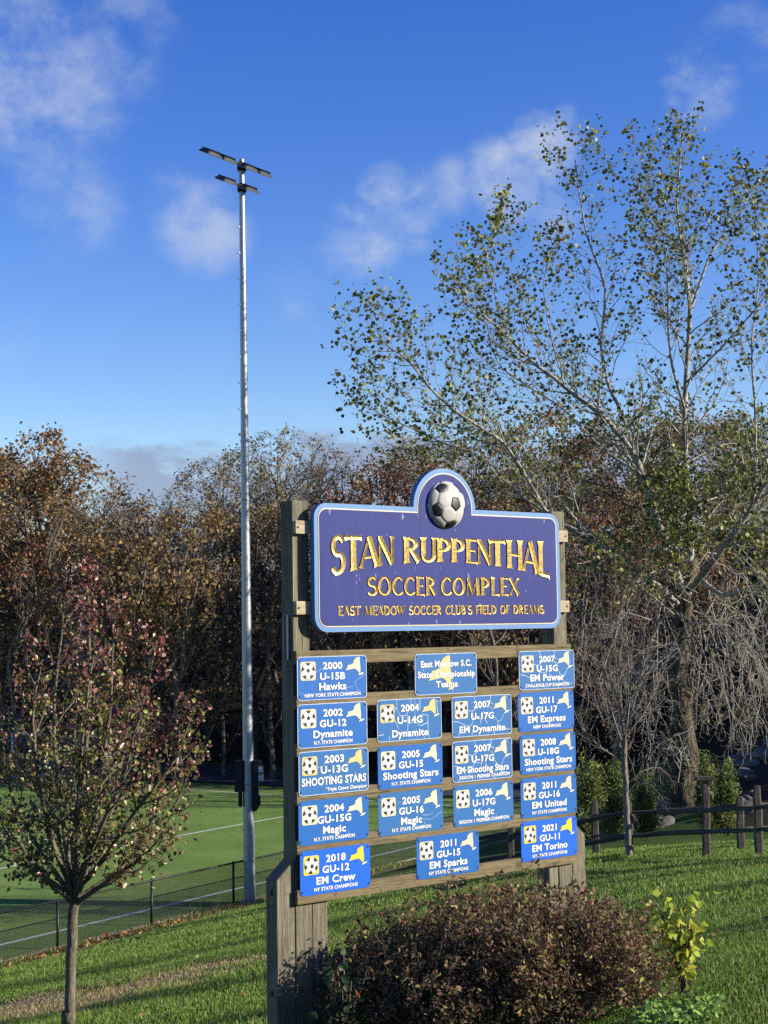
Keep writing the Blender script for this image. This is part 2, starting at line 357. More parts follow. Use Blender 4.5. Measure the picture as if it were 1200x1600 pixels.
for (n, y0, y1, f0, f1, hh, ww) in ((120000, 8.2, 17, .06, .32, .045, .006), (70000, 17, 31, .04, .34, .055, .010), (60000, 31, 37, .05, .34, .08, .016), (150000, 15.5, 30, -.30, .06, .065, .010), (90000, 30, 46, -.30, .03, .07, .014), (60000, 8, 24, .32, .75, .05, .009), (40000, 8.5, 15.5, -.40, .06, .05, .009)):
    x, y = scatter(n, y0, y1, f0, f1, .9); s, t_ = st(x, y); wr = (x-5)*.989-(y-38)*.1455
    dd = dead(x, y); nz = lump(x*2.3, y*2.1)+.6*lump(x*5.1+4, y*4.7)
    keep = (s < -.35) & ((rng.random(n) < .8+.3*nz)) & ~((s > -1.2) & (rng.random(n) < .45)) & ~((dd > .4) & (rng.random(n) < .45)) & ((y < 36.5) | (wr < 1.5))
    x, y, dd, nz = x[keep], y[keep], dd[keep], nz[keep]; n = len(x)
    cl = pal(n, GREEN, (3, 4, 3, .5)); tan = pal(n, [(.36, .26, .12), (.27, .21, .09), (.42, .33, .17)], (1, 1, 1))
    tf = (rng.random(n) < np.clip(dd*1.1+.02, 0, .93)); cl[tf] = tan[tf]
    h_ = hh*rng.uniform(.55, 1.35, n)*(1+.35*nz)*np.where(dd > .4, .6, 1); parts.append(blades(x, y, h_, ww*rng.uniform(.7, 1.3, n), cl, .8))
# taller weeds along the foot of the chain-link fence
n = 9000; tt = rng.uniform(-10, 16, n); ss = rng.normal(-.28, .22, n); x, y = PS(ss, tt)
parts.append(blades(x, y, rng.uniform(.08, .26, n)*(.6+.5*lump(x*2, y*2)**2), np.full(n, .014), pal(n, [(.07, .13, .025), (.16, .19, .05), (.30, .25, .11)], (3, 3, 2)), .7))
def stack(parts):
    V, Q, T, Cc, k = [], [], [], [], 0
    for v, q, t_, c_ in parts: V.append(v); Q.append(q+k); T.append(t_+k); Cc.append(c_); k += len(v)
    return np.concatenate(V), [np.concatenate(Q), np.concatenate(T)], np.concatenate(Cc)
V, F, cc = stack(parts); tag(link('grass', np_mesh('grass', V, F, M['blade'], cc)), kind='stuff'); del parts, V, F, cc

# ------------------------------------------------------------------ leaves and branches
def leaf_arrays(P, size, col, flat=0.0, asp=.72, down=0.0):
    P = np.asarray(P, float); n = len(P); size = np.broadcast_to(np.asarray(size, float), (n,))
    nr = rng.normal(size=(n, 3)); nr[:, 2] += flat; nr /= np.linalg.norm(nr, axis=1)[:, None]
    tg = rng.normal(size=(n, 3)); tg[:, 2] -= down; tg -= nr*(tg*nr).sum(1)[:, None]; tg /= np.linalg.norm(tg, axis=1)[:, None]
    bt = np.cross(nr, tg); s = size[:, None]
    a = P; c_ = P+tg*s; f = nr*s*.16
    m1 = P+tg*s*.42+bt*s*asp*.5+f; m2 = P+tg*s*.42-bt*s*asp*.5+f
    e1 = P+tg*s*.78+bt*s*asp*.32+f*.5; e2 = P+tg*s*.78-bt*s*asp*.32+f*.5
    V = np.stack([a, m1, e1, c_, e2, m2], 1).reshape(-1, 3); k = np.arange(n)[:, None]*6
    Q = np.concatenate([k+np.array([[0, 1, 2, 3]]), k+np.array([[0, 3, 4, 5]])])
    return V, Q, np.repeat(col, 6, 0)
def leaf_mesh(name, P, size, col, mat, **kw):
    V, Q, cc = leaf_arrays(P, size, col, **kw); return np_mesh(name, V, [Q], mat, cc)
class Wood:
    """collects tapered limbs; twig ends are remembered for leaves"""
    def __init__(s, seed): s.V, s.F, s.k, s.tips, s.g, s.rmin = [], [], 0, [], np.random.default_rng(seed), .002
    def tube(s, pts, rad, n):
        pts = np.asarray(pts, float); m_ = len(pts); rad = np.asarray(rad, float)
        tg = np.gradient(pts, axis=0); tg /= np.linalg.norm(tg, axis=1)[:, None]+1e-9
        ref = np.array([.31, .85, .42]) if abs(tg[0] @ np.array([.31, .85, .42])) < .85 else np.array([.9, -.2, .1])
        u = np.cross(tg, ref); u /= np.linalg.norm(u, axis=1)[:, None]+1e-9; v = np.cross(tg, u)
        a = np.arange(n)*2*np.pi/n
        ring = pts[:, None]+(u[:, None]*np.cos(a)[None, :, None]+v[:, None]*np.sin(a)[None, :, None])*rad[:, None, None]
        s.V.append(ring.reshape(-1, 3)); i = np.arange(m_-1)[:, None]*n+np.arange(n)[None]; j = np.arange(m_-1)[:, None]*n+(np.arange(n)[None]+1) % n
        s.F.append(np.stack([i, j, j+n, i+n], -1).reshape(-1, 4)+s.k); s.k += m_*n
    def grow(s, p, d, L, r, lvl, cfg):
        c_ = cfg[lvl]; g = s.g; n = c_.get('n', 5); P = [np.array(p, float)]; d = np.array(d, float); d /= np.linalg.norm(d)
        D = [d]
        for i in range(n):
            d = d+g.normal(size=3)*c_['wig']+np.array([0, 0, c_['up']])*(i+1)/n; d /= np.linalg.norm(d)
            P.append(P[-1]+d*L/n); D.append(d)
        P = np.array(P); rad = r*np.linspace(1, c_.get('tip', .35), n+1); s.tube(P, rad, c_['sides'])
        if lvl+1 < len(cfg):
            s.kids(P, D, rad, L, lvl, cfg)
        else:
            for q in np.linspace(.25, 1, c_.get('leaf', 3)): s.tips.append(P[0]+(P[-1]-P[0])*q if q < 1 else P[-1])
    def kids(s, P, D, rad, L, lvl, cfg, frm=None):
        c_ = cfg[lvl]; g = s.g; n = len(P)-1; m_ = max(1, int(round(c_['kids']*g.uniform(.8, 1.2)))); az = g.uniform(0, 6.28)
        f0 = c_.get('from', .25) if frm is None else frm
        for k in range(m_):
            q = f0+(1-f0)*(k+g.uniform(.1, .9))/m_; x = q*n; i = min(int(x), n-1); p = P[i]+(P[i+1]-P[i])*(x-i); dd = D[min(i+1, n)]
            az += 2.4+g.normal()*.4; ang = R(c_['ang'])*g.uniform(.7, 1.3)
            u = np.cross(dd, [.2, .1, 1.0] if abs(dd[2]) < .95 else [1., 0, 0]); u /= np.linalg.norm(u); v = np.cross(dd, u)
            nd = dd*math.cos(ang)+(u*math.cos(az)+v*math.sin(az))*math.sin(ang)
            s.grow(p, nd, L*c_['ratio']*(1-.45*q)*g.uniform(.75, 1.2), max(rad[i]*c_.get('rr', .55), s.rmin), lvl+1, cfg)
    def limb(s, pts, r0, r1, sides, n=14):
        """a limb through given points (Catmull-Rom); returns its path"""
        K = np.asarray(pts, float); K = np.vstack([2*K[0]-K[1], K, 2*K[-1]-K[-2]]); out = []
        seg = len(K)-3; per = max(3, n//seg)
        for i in range(seg):
            a, b_, c_, d_ = K[i:i+4]
            for q in np.arange(per)/per: out.append(.5*((2*b_)+(c_-a)*q+(2*a-5*b_+4*c_-d_)*q*q+(3*b_-a-3*c_+d_)*q**3))
        out.append(K[-2]); out = np.array(out); out[1:-1] += s.g.normal(size=out[1:-1].shape)*r0*.12
        rad = np.linspace(1, 0, len(out))**.9*(r0-r1)+r1; s.tube(out, rad, sides); D = np.gradient(out, axis=0); D /= np.linalg.norm(D, axis=1)[:, None]
        return out, list(D), rad
    def mesh(s, name, mat): return np_mesh(name, np.concatenate(s.V), [np.concatenate(s.F)], mat, None, True)
def jitter(P, k, sd):
    P = np.repeat(np.asarray(P), k, 0); return P+rng.normal(size=P.shape)*sd

# ------------------------------------------------------------------ the timber sign frame
SX, SY = -.627, 10.45
def sp(u, e, v): return Vector((SX+u*math.cos(YAW)-e*math.sin(YAW), SY+u*math.sin(YAW)+e*math.cos(YAW), CZ+v))
g0 = hz(SX, SY)-.15; ZO = CZ-g0
frame = tag(empty('sign_frame', (SX, SY, g0), YAW), 'tall weathered timber frame of posts and cross boards carrying all the blue signs', 'sign frame')
def fpart(name, mat, boxes, bev=.004):
    bm = bmesh.new()
    for q in boxes: add_box(bm, *q[:4], q[4]+ZO, q[5]+ZO, bev)
    return link(name, bm_mesh(name, bm, mat), frame)
fpart('post', M['post'], [(.027, .166, .042, .181, -ZO, .857)])
fpart('post', M['post'], [(2.517, 2.660, .042, .181, -ZO, .866)])
def sister(x0, x1, side, vlow, vhigh, name='brace_post'):
    bm = bmesh.new()
    pts = [(x0, 0), (x1, 0), (x1, vhigh+ZO), (x0, vlow+ZO)] if side < 0 else [(x0, 0), (x1, 0), (x1, vlow+ZO), (x0, vhigh+ZO)]
    add_prism(bm, pts, .046, .176); bmesh.ops.bevel(bm, geom=bm.edges[:], offset=.004, segments=2, affect='EDGES')
    p = link(name, bm_mesh(name, bm, M['post']), frame); return p
s1 = sister(-.124, .0235, -1, -1.703, -1.578); s2 = sister(2.664, 2.812, 1, -1.672, -1.545)
sister(.170, .296, 1, -1.36, -1.36); sister(2.412, 2.513, 1, -1.36, -1.36)
for v in (-1.79, -2.45):
    bm = bmesh.new(); add_tube(bm, (-.124, .11, v+ZO), (-.134, .11, v+ZO), .017, .014, 12); link('bolt', bm_mesh('bolt', bm, M['screw']), s1)
for k, (v0, v1) in enumerate(((-.268, -.176), (-.568, -.479), (-.892, -.800), (-1.213, -1.122), (-1.540, -1.446), (-1.872, -1.775))):
    fpart('cross_board', M['slat'], [(.024-.002*k, 2.664+.002*k, .003, .041, v0, v1)], .003)
for x0, x1 in ((.029, .160), (2.52, 2.658)):
    for v in (.072, .624):
        p = fpart('mounting_block', M['block'], [(x0, x1, .0025, .0405, v, v+.091)], .003)
        bm = bmesh.new(); xs = (x0+.022) if x0 < 1 else x1-.03; add_tube(bm, (xs, .0025, v+.046+ZO), (xs, -.003, v+.046+ZO), .009, .008, 10); link('screw', bm_mesh('screw', bm, M['screw']), p)
bm = bmesh.new(); add_box(bm, .020, .0265, .075, .130, -.235+ZO, .072+ZO, .002); add_box(bm, .010, .0195, .075, .081, -.235+ZO, .072+ZO, .001); add_box(bm, .010, .0195, .124, .130, -.235+ZO, .072+ZO, .001)
link('metal_channel', bm_mesh('metal_channel', bm, M['zinc']), frame)

# ------------------------------------------------------------------ the carved name board
def painted(name, col, rough, streak, flaw=.0, spec=.5):
    col = tuple(x*.74 for x in col); mt, t, b, _ = new_mat(name); st_ = tnoise(t, 3, 4, .6, (9, 9, .5)); sp_ = tnoise(t, 26, 3, .6, (1, 1, .35)); cl_ = tnoise(t, 2.2, 3, .5)
    c = mixc(t, mathn(t, 'MULTIPLY', maprange(t, st_, .45, .8), streak), col, tuple(min(1, x*1.4+.02) for x in col))
    c = mixc(t, maprange(t, cl_, .4, .75, 0, .18), c, tuple(x*.72 for x in col))
    if flaw: c = mixc(t, maprange(t, sp_, .69-flaw*.02, .72, 0, .55), c, (.30, .34, .45))
    t.links.new(c, b.inputs['Base Color']); b.inputs['Roughness'].default_value = rough; b.inputs['Specular IOR Level'].default_value = spec
    bump(t, b, cl_, .05, .01); return mt
M['boardblue'] = painted('board_purple_blue', (.034, .046, .20), .6, .22, 1.0, .12)
M['boardrim'] = painted('board_light_blue', (.12, .255, .50), .5, .25, 0, .2)
M['cream'] = plain('cream_paint', (.62, .55, .36), .5, 0, .1, 20)
mt, t, b, _ = new_mat('gold_leaf'); gn = tnoise(t, 90, 4, .7); gm = tnoise(t, 60, 4, .7)
t.links.new(ramp(t, gm, [(.32, (.27, .165, .035)), (.68, (.66, .48, .17))]), b.inputs['Base Color']); b.inputs['Metallic'].default_value = .85; b.inputs['Roughness'].default_value = .36
bump(t, b, gn, .12, .006); M['gold'] = mt
E0 = -.046; BU0, BU1, BV0, BV1 = .150, 2.508, -.0505, .8395; AC = 1.3365; AR = .2985; AT = 1.1346
def board_outline(d):
    r = max(.105-d, .02); x0, x1, z0, z1 = BU0+d, BU1-d, BV0+d, BV1-d; o = []
    for cx, cz, a0 in ((x1-r, z1-r, 0),):
        for k in range(8): a = R(90*k/7); o.append((cx+r*math.cos(a), cz+r*math.sin(a)))
    ar = AR-d; zc = AT-AR
    o.append((AC+ar, z1))
    for k in range(25): a = R(180*k/24); o.append((AC+ar*math.cos(a), zc+ar*math.sin(a)))
    o.append((AC-ar, z1))
    for cx, cz, a0 in ((x0+r, z1-r, 90), (x0+r, z0+r, 180), (x1-r, z0+r, 270)):
        for k in range(8): a = R(a0+90*k/7); o.append((cx+r*math.cos(a), cz+r*math.sin(a)))
    return [(x-AC, z-BV0) for x, z in o]
loc = sp(AC, E0, BV0)
board = tag(empty('name_board', loc, YAW), 'large purple-blue board with carved gold lettering and an arched top holding a soccer ball', 'sign board')
bm = bmesh.new(); add_prism(bm, board_outline(0), 0, .047); link('backing_board', bm_mesh('backing_board', bm, M['boardrim']), board)
bm = bmesh.new(); add_prism(bm, board_outline(.034), -.003, -.0005); link('gold_trim', bm_mesh('gold_trim', bm, M['cream']), board)
bm = bmesh.new(); add_prism(bm, board_outline(.043), -.006, -.0035); link('painted_face', bm_mesh('painted_face', bm, M['boardblue']), board)
# flared roman capitals, V-cut: strokes in a unit box (x right, y up)
def L_(x0, y0, x1, y1, w0, w1=None, f0=1.5, f1=1.5):
    w1 = w0 if w1 is None else w1; q = np.array([0, .06, .16, .5, .84, .94, 1]); fl = np.array([f0, 1+(f0-1)*.4, 1, 1, 1, 1+(f1-1)*.4, f1])
    P = np.stack([x0+(x1-x0)*q, y0+(y1-y0)*q], -1); return P, (w0+(w1-w0)*q)*fl
def A_(cx, cy, rx, ry, a0, a1, w0, w1, n=18):
    """arc; stroke is w1 where it runs vertical and w0 where it runs level"""
    a = np.radians(np.linspace(a0, a1, n)); P = np.stack([cx+rx*np.cos(a), cy+ry*np.sin(a)], -1); return P, w0+(w1-w0)*np.abs(np.cos(a))**1.3
TK, TN = .17, .085
GL = {
'S': (.62, [A_(.33, .725, .23, .225, 25, 270, .10, .16), A_(.31, .275, .25, .235, 90, -155, .10, .17)]),
'T': (.72, [L_(.36, 0, .36, .97, TK, TK, 1.6, 1.1), L_(.03, .94, .69, .94, .10, .10, 1.6, 1.6)]),
'A': (.80, [L_(.05, .02, .40, .97, TN, TN, 2.2, 1.1), L_(.40, .98, .74, .02, TK, TK, 1, 1.5), L_(.19, .34, .58, .34, .08, .08, 1, 1)]),
'N': (.80, [L_(.11, 0, .11, 1, .10, .10, 2, 1.7), L_(.11, .97, .68, .03, TK, TK, 1.1, 1), L_(.68, .02, .68, 1, .10, .10, 1, 2)]),
'R': (.74, [L_(.14, 0, .14, 1, TK, TK, 1.6, 1.3), A_(.22, .745, .30, .205, 90, -95, .09, .16), L_(.14, .955, .26, .955, .09, .09, 1, 1), L_(.14, .54, .26, .54, .08, .08, 1, 1), L_(.32, .54, .66, .03, .15, .17, 1, 1.4)]),
'U': (.78, [L_(.14, .28, .14, 1, TK, TK, 1, 1.5), A_(.385, .30, .245, .25, 180, 360, .11, .15), L_(.63, .28, .63, 1, .12, .12, 1, 1.8)]),
'P': (.66, [L_(.14, 0, .14, 1, TK, TK, 1.6, 1.3), A_(.22, .715, .31, .235, 90, -110, .09, .16), L_(.14, .955, .26, .955, .09, .09, 1, 1)]),
'E': (.60, [L_(.14, 0, .14, 1, TK, TK, 1.3, 1.3), L_(.14, .955, .54, .955, .09, .09, 1, 1.8), L_(.14, .52, .48, .52, .08, .08, 1, 1.8), L_(.14, .045, .57, .045, .09, .09, 1, 1.9)]),
'H': (.82, [L_(.14, 0, .14, 1, TK, TK, 1.6, 1.5), L_(.68, 0, .68, 1, TK, TK, 1.6, 1.5), L_(.14, .50, .68, .50, .085, .085, 1, 1)]),
'L': (.60, [L_(.14, 0, .14, 1, TK, TK, 1.3, 1.5), L_(.14, .05, .58, .05, .10, .10, 1, 2.0)]),
'O': (.86, [A_(.43, .5, .34, .45, 0, 360, .09, .17, 32)]),
'C': (.74, [A_(.44, .5, .34, .45, 42, 318, .09, .17, 26)]),
'M': (.98, [L_(.10, 0, .16, 1, .09, .09, 2, 1.3), L_(.16, .97, .47, .08, TK, .13, 1, 1), L_(.47, .08, .80, .97, .09, .09, 1, 1), L_(.80, .97, .86, 0, TK, TK, 1, 1.6)]),
'X': (.74, [L_(.07, .98, .68, .02, TK, TK, 1.3, 1.5), L_(.06, .02, .66, .98, .09, .09, 2, 1.8)]),
'D': (.82, [L_(.14, 0, .14, 1, TK, TK, 1.3, 1.3), A_(.24, .5, .47, .455, 90, -90, .09, .17, 22), L_(.14, .955, .26, .955, .09, .09, 1, 1), L_(.14, .045, .26, .045, .09, .09, 1, 1)]),
'W': (1.08, [L_(.06, .98, .30, .03, TK, .13, 1.4, 1), L_(.30, .03, .52, .95, .09, .09, 1, 1), L_(.52, .97, .76, .03, TK, .13, 1, 1), L_(.76, .03, 1.02, .98, .09, .09, 1, 2)]),
'F': (.56, [L_(.14, 0, .14, 1, TK, TK, 1.6, 1.3), L_(.14, .955, .52, .955, .09, .09, 1, 1.8), L_(.14, .52, .46, .52, .08, .08, 1, 1.8)]),
'I': (.28, [L_(.14, 0, .14, 1, TK, TK, 1.6, 1.6)]),
'B': (.66, [L_(.14, 0, .14, 1, TK, TK, 1.2, 1.2), A_(.22, .75, .27, .205, 90, -90, .09, .15), A_(.22, .28, .33, .235, 90, -90, .09, .16), L_(.14, .955, .24, .955, .09, .09, 1, 1), L_(.14, .53, .24, .53, .08, .08, 1, 1), L_(.14, .045, .24, .045, .09, .09, 1, 1)]),
"'": (.20, [L_(.10, .72, .12, 1, .07, .13, 1, 1.2)]), ' ': (.42, [])}
def vcut(bm, glyph, fx, fz, wsc, depth, y0):
    """strokes as V grooves cut into raised gold bars: edges stand proud, the spine lies deep"""
    for P, Wd in GL[glyph][1]:
        T = np.gradient(P, axis=0); T /= np.linalg.norm(T, axis=1)[:, None]+1e-9; Nn = np.stack([-T[:, 1], T[:, 0]], -1)
        rows = []
        for i in range(len(P)):
            a, c_, b_ = P[i]+Nn[i]*Wd[i]/2*wsc, P[i], P[i]-Nn[i]*Wd[i]/2*wsc
            mk = lambda q, y: bm.verts.new((fx(q[0], q[1]), y, fz(q[0], q[1])))
            rows.append((mk(a, y0-.001), mk(a, y0-depth), mk(c_, y0-.0012), mk(b_, y0-depth), mk(b_, y0-.001)))
        n = len(rows)
        ends = [(rows[0], -1), (rows[-1], 1)]
        for i in range(n-1):
            for k in range(4): bm.faces.new((rows[i][k], rows[i][k+1], rows[i+1][k+1], rows[i+1][k]))
bm = bmesh.new()
LET = [('S', .291, .397), ('T', .405, .552), ('A', .537, .697), ('N', .700, .842), ('R', .9326, 1.085), ('U', 1.092, 1.241), ('P', 1.246, 1.380), ('P', 1.384, 1.515), ('E', 1.526, 1.634), ('N', 1.640, 1.785), ('T', 1.765, 1.920), ('H', 1.940, 2.097), ('A', 2.102, 2.262), ('L', 2.268, 2.381)]
def vb(u): return .446-.107*((u-1.336)/1.045)**2*(1.0 if True else 1)
for ch, a, b_ in LET:
    adv = GL[ch][0]; f = (b_-a)/(adv-.06)
    fx = lambda x, y, a=a, f=f: a+(x-.03)*f-AC
    fz = lambda x, y, a=a, f=f: (lambda u: vb(u)+y*(.6195-vb(u)))(a+(x-.03)*f)-BV0
    vcut(bm, ch, fx, fz, 1.22, .0065, -.0066)
def setline(bm, text, u0, u1, v0, v1, depth, wsc):
    tot = sum(GL[c][0]+.07 for c in text)-.07; f = (u1-u0)/tot; u = u0
    for c in text:
        fx = lambda x, y, u=u: u+x*f-AC; fz = lambda x, y: v0+y*(v1-v0)-BV0
        vcut(bm, c, fx, fz, wsc, depth, -.0066); u += (GL[c][0]+.07)*f
def carve(bm):
    me = bpy.data.meshes.new('carved_lettering'); bm.to_mesh(me); bm.free(); me.materials.append(M['gold']); link('carved_lettering', me, board); return bmesh.new()
bm = carve(bm)
setline(bm, 'SOCCER', .600, 1.232, .2015, .336, .0055, 1.25)
setline(bm, 'COMPLEX', 1.276, 2.060, .2015, .336, .0055, 1.25)
bm = carve(bm)
setline(bm, "EAST MEADOW SOCCER CLUB'S FIELD OF DREAMS", .343, 2.317, .064, .129, .0035, 1.45)
carve(bm).free()
# the half-round soccer ball: a truncated icosahedron, seams pressed in, swollen to a sphere
phi = (1+5**.5)/2
ico = [Vector(v).normalized() for v in [(0, s, q*phi) for s in (-1, 1) for q in (-1, 1)]+[(s, q*phi, 0) for s in (-1, 1) for q in (-1, 1)]+[(q*phi, 0, s) for s in (-1, 1) for q in (-1, 1)]]
tv = []
for i in range(12):
    for j in range(12):
        if i != j and ico[i].dot(ico[j]) > .4: tv.append(ico[i]*2/3+ico[j]/3)
b2 = bmesh.new()
for v in tv: b2.verts.new(v)
bmesh.ops.convex_hull(b2, input=b2.verts[:]); bmesh.ops.dissolve_limit(b2, angle_limit=.02, verts=b2.verts[:], edges=b2.edges[:])
def face_in(b2, tgt):                        # turn so that one pentagon looks out of the board, a little right of centre
    pen = [f for f in b2.faces if len(f.verts) == 5][0]; c0 = pen.calc_center_median().normalized()
    q = c0.rotation_difference(tgt); b2.transform(q.to_matrix().to_4x4())
    vtx = min(pen.verts, key=lambda v: v.co.z); d = vtx.co-tgt*vtx.co.dot(tgt); e = Vector((0, 0, -1)); e -= tgt*e.dot(tgt)
    b2.transform(Matrix.Rotation(d.angle(e)*(1 if d.cross(e).dot(tgt) > 0 else -1), 4, tgt))
face_in(b2, Vector((.22, -1, .02)).normalized())
bw, bk = bmesh.new(), bmesh.new()
for f in b2.faces:
    dst = bk if len(f.verts) == 5 else bw
    c0 = f.calc_center_median(); pts = [v.co.copy() for v in f.verts]; n = len(pts); K = 5
    if c0.y > .35: continue
    for i in range(n):
        a, b_ = pts[i], pts[(i+1) % n]; grid = []
        for r_ in range(K+1):
            row = []
            for q in range(r_+1):
                pp = c0 if r_ == 0 else c0+((a-c0)*(1-q/r_)+(b_-c0)*(q/r_))*(r_/K)
                dn = pp.normalized()*(1.0 if r_ < K else .955)
                row.append(dst.verts.new((dn.x*.176, min(dn.y, .05)*.085, dn.z*.176)))
            grid.append(row)
        for r_ in range(K):
            for q in range(r_+1):
                dst.faces.new((grid[r_][q], grid[r_+1][q], grid[r_+1][q+1]))
                if q < r_: dst.faces.new((grid[r_][q], grid[r_+1][q+1], grid[r_][q+1]))
for q in (bw, bk): bmesh.ops.remove_doubles(q, verts=q.verts[:], dist=1e-5)
M['ballwhite'] = painted('ball_white_worn', (.50, .48, .44), .55, .1, 0, .3)
bl = link('soccer_ball_relief', bm_mesh('soccer_ball_relief', bw, M['ballwhite'], True), board, (1.3364-AC, -.007, .8654-BV0))
link('black_panel', bm_mesh('black_panel', bk, M['ballblack'], True), bl)

# ------------------------------------------------------------------ the award plaques
PW, PH = .597, .298
def text_geo(body, size, bold):
    cu = bpy.data.curves.new('t', 'FONT'); cu.body = body; cu.size = size; cu.offset = bold; cu.align_x = 'LEFT'; cu.space_character = 1.06; cu.resolution_u = 3
    ob = bpy.data.objects.new('t', cu); me = bpy.data.meshes.new_from_object(ob)
    V = np.array([v.co[:] for v in me.vertices]); F = [tuple(p.vertices) for p in me.polygons]
    bpy.data.objects.remove(ob); bpy.data.curves.remove(cu); bpy.data.meshes.remove(me); return V, F
def put_text(bm, body, cx, cz, cap, y, width=None, right=None, slant=0.0):
    V, F = text_geo(body, 1.0, .028); ref, _ = text_geo('H', 1.0, .028); ch = ref[:, 1].max()-ref[:, 1].min(); k = cap/ch
    x0, x1 = V[:, 0].min(), V[:, 0].max(); kx = k*1.20
    if width and (x1-x0)*kx > width: kx = width/(x1-x0)
    ox = cx-(x0+x1)/2*kx if right is None else right-x1*kx
    vs_ = [bm.verts.new((v[0]*kx+ox, y, v[1]*k+cz-cap/2)) for v in V]
    for f in F:
        try: bm.faces.new([vs_[i] for i in f])
        except ValueError: pass
NYM = [(480, 672), (494, 651), (497, 630), (512, 629), (530, 623), (543, 611), (540, 596), (555, 577.5), (575, 567.5), (587, 567), (588, 611), (592, 651), (590, 701), (578, 692), (560, 668), (545, 661)]
NYI = [(575, 714), (585, 701), (612, 692), (616, 696), (600, 710)]
def nymap(x0, x1, z0, z1):
    f = lambda p: (x0+(p[0]-480)/136*(x1-x0), z1-(p[1]-566)/148*(z1-z0)); return [f(p) for p in NYM], [f(p) for p in NYI]
def plate_blue(name, col, streak): return painted(name, col, .5, streak, .3, .2)
M['blueA'] = plate_blue('plaque_faded_blue', (.022, .135, .37), .10); M['blueB'] = plate_blue('plaque_mid_blue', (.008, .118, .42), .08); M['blueC'] = plate_blue('plaque_bright_blue', (.002, .115, .62), .03)
M['creamA'] = plain('cream_vinyl', (.58, .52, .38), .5, 0, .06, 12); M['creamB'] = plain('pale_yellow_vinyl', (.70, .64, .40), .5, 0, .06, 12); M['yellowC'] = plain('yellow_vinyl', (.72, .56, .03), .5, 0, .04, 12); M['oldgold'] = plain('old_gold_vinyl', (.55, .47, .19), .5, 0, .08, 12)
scr = bmesh.new(); add_tube(scr, (0, 0, 0), (0, -.004, 0), .0075, .006, 10); SCREW = bm_mesh('screw', scr, M['screw'])
def emblem(mat_bg, x0, z0, s, kind):
    bm = bmesh.new(); add_prism(bm, rrect(x0, x0+s, z0, z0+s, s*.12), -.0042, -.0031, 0)
    cx, cz, r = x0+s/2, z0+s/2, s*.43; cir = [(cx+r*math.cos(R(a)), cz+r*math.sin(R(a))) for a in range(0, 360, 12)]
    ring = [(cx+r*1.05*math.cos(R(a)), cz+r*1.05*math.sin(R(a))) for a in range(0, 360, 12)]
    add_sheet(bm, ring, -.0046, 2); add_sheet(bm, cir, -.0050, 1)
    ox, oz, a0 = {0: (0, .06, 90), 1: (.12, -.12, 262), 2: (.14, .02, 80)}[kind]
    pc = (cx+ox*r, cz+oz*r); pv = [(pc[0]+.30*r*math.cos(R(a0+72*k)), pc[1]+.30*r*math.sin(R(a0+72*k))) for k in range(5)]
    add_sheet(bm, pv, -.0054, 2)
    for k in range(5):
        a = R(a0+72*k); dx, dz = math.cos(a), math.sin(a); e = (cx+dx*r*.64, cz+dz*r*.64)
        q = [(pv[k][0]-dz*r*.022, pv[k][1]+dx*r*.022), (e[0]-dz*r*.022, e[1]+dx*r*.022), (e[0]+dz*r*.022, e[1]-dx*r*.022), (pv[k][0]+dz*r*.022, pv[k][1]-dx*r*.022)]
        add_sheet(bm, q, -.0053, 2)
        b0 = a+R(36)
        for sgn in (1, -1):                  # seams from each outer patch to its neighbours
            am = b0; m2 = (cx+math.cos(am)*r*.72, cz+math.sin(am)*r*.72); nx_, nz_ = m2[0]-e[0], m2[1]-e[1]
        l = math.hypot(nx_, nz_); nx_, nz_ = nx_/l, nz_/l; wd = r*.02
        add_sheet(bm, [(e[0]-nz_*wd, e[1]+nx_*wd), (m2[0]-nz_*wd, m2[1]+nx_*wd), (m2[0]+nz_*wd, m2[1]-nx_*wd), (e[0]+nz_*wd, e[1]-nx_*wd)], -.0052, 2)
        a2 = a-R(36); e2 = (cx+math.cos(a)*r*.64, cz+math.sin(a)*r*.64); m3 = (cx+math.cos(a2)*r*.72, cz+math.sin(a2)*r*.72); nx_, nz_ = m3[0]-e2[0], m3[1]-e2[1]; l = math.hypot(nx_, nz_); nx_, nz_ = nx_/l, nz_/l
        add_sheet(bm, [(e2[0]-nz_*wd, e2[1]+nx_*wd), (m3[0]-nz_*wd, m3[1]+nx_*wd), (m3[0]+nz_*wd, m3[1]-nx_*wd), (e2[0]+nz_*wd, e2[1]-nx_*wd)], -.00515, 2)
        cap = [(e[0], e[1])]+[(cx+r*.995*math.cos(a+R(d)), cz+r*.995*math.sin(a+R(d))) for d in (-20, -10, 0, 10, 20)]
        cap = [(cx+r*.70*math.cos(a-R(13)), cz+r*.70*math.sin(a-R(13)))]+cap[1:]+[(cx+r*.70*math.cos(a+R(13)), cz+r*.70*math.sin(a+R(13)))]
        add_sheet(bm, cap, -.0055, 2)
    return bm_mesh('ball_emblem', bm, [mat_bg, M['white'], M['ballblack']])
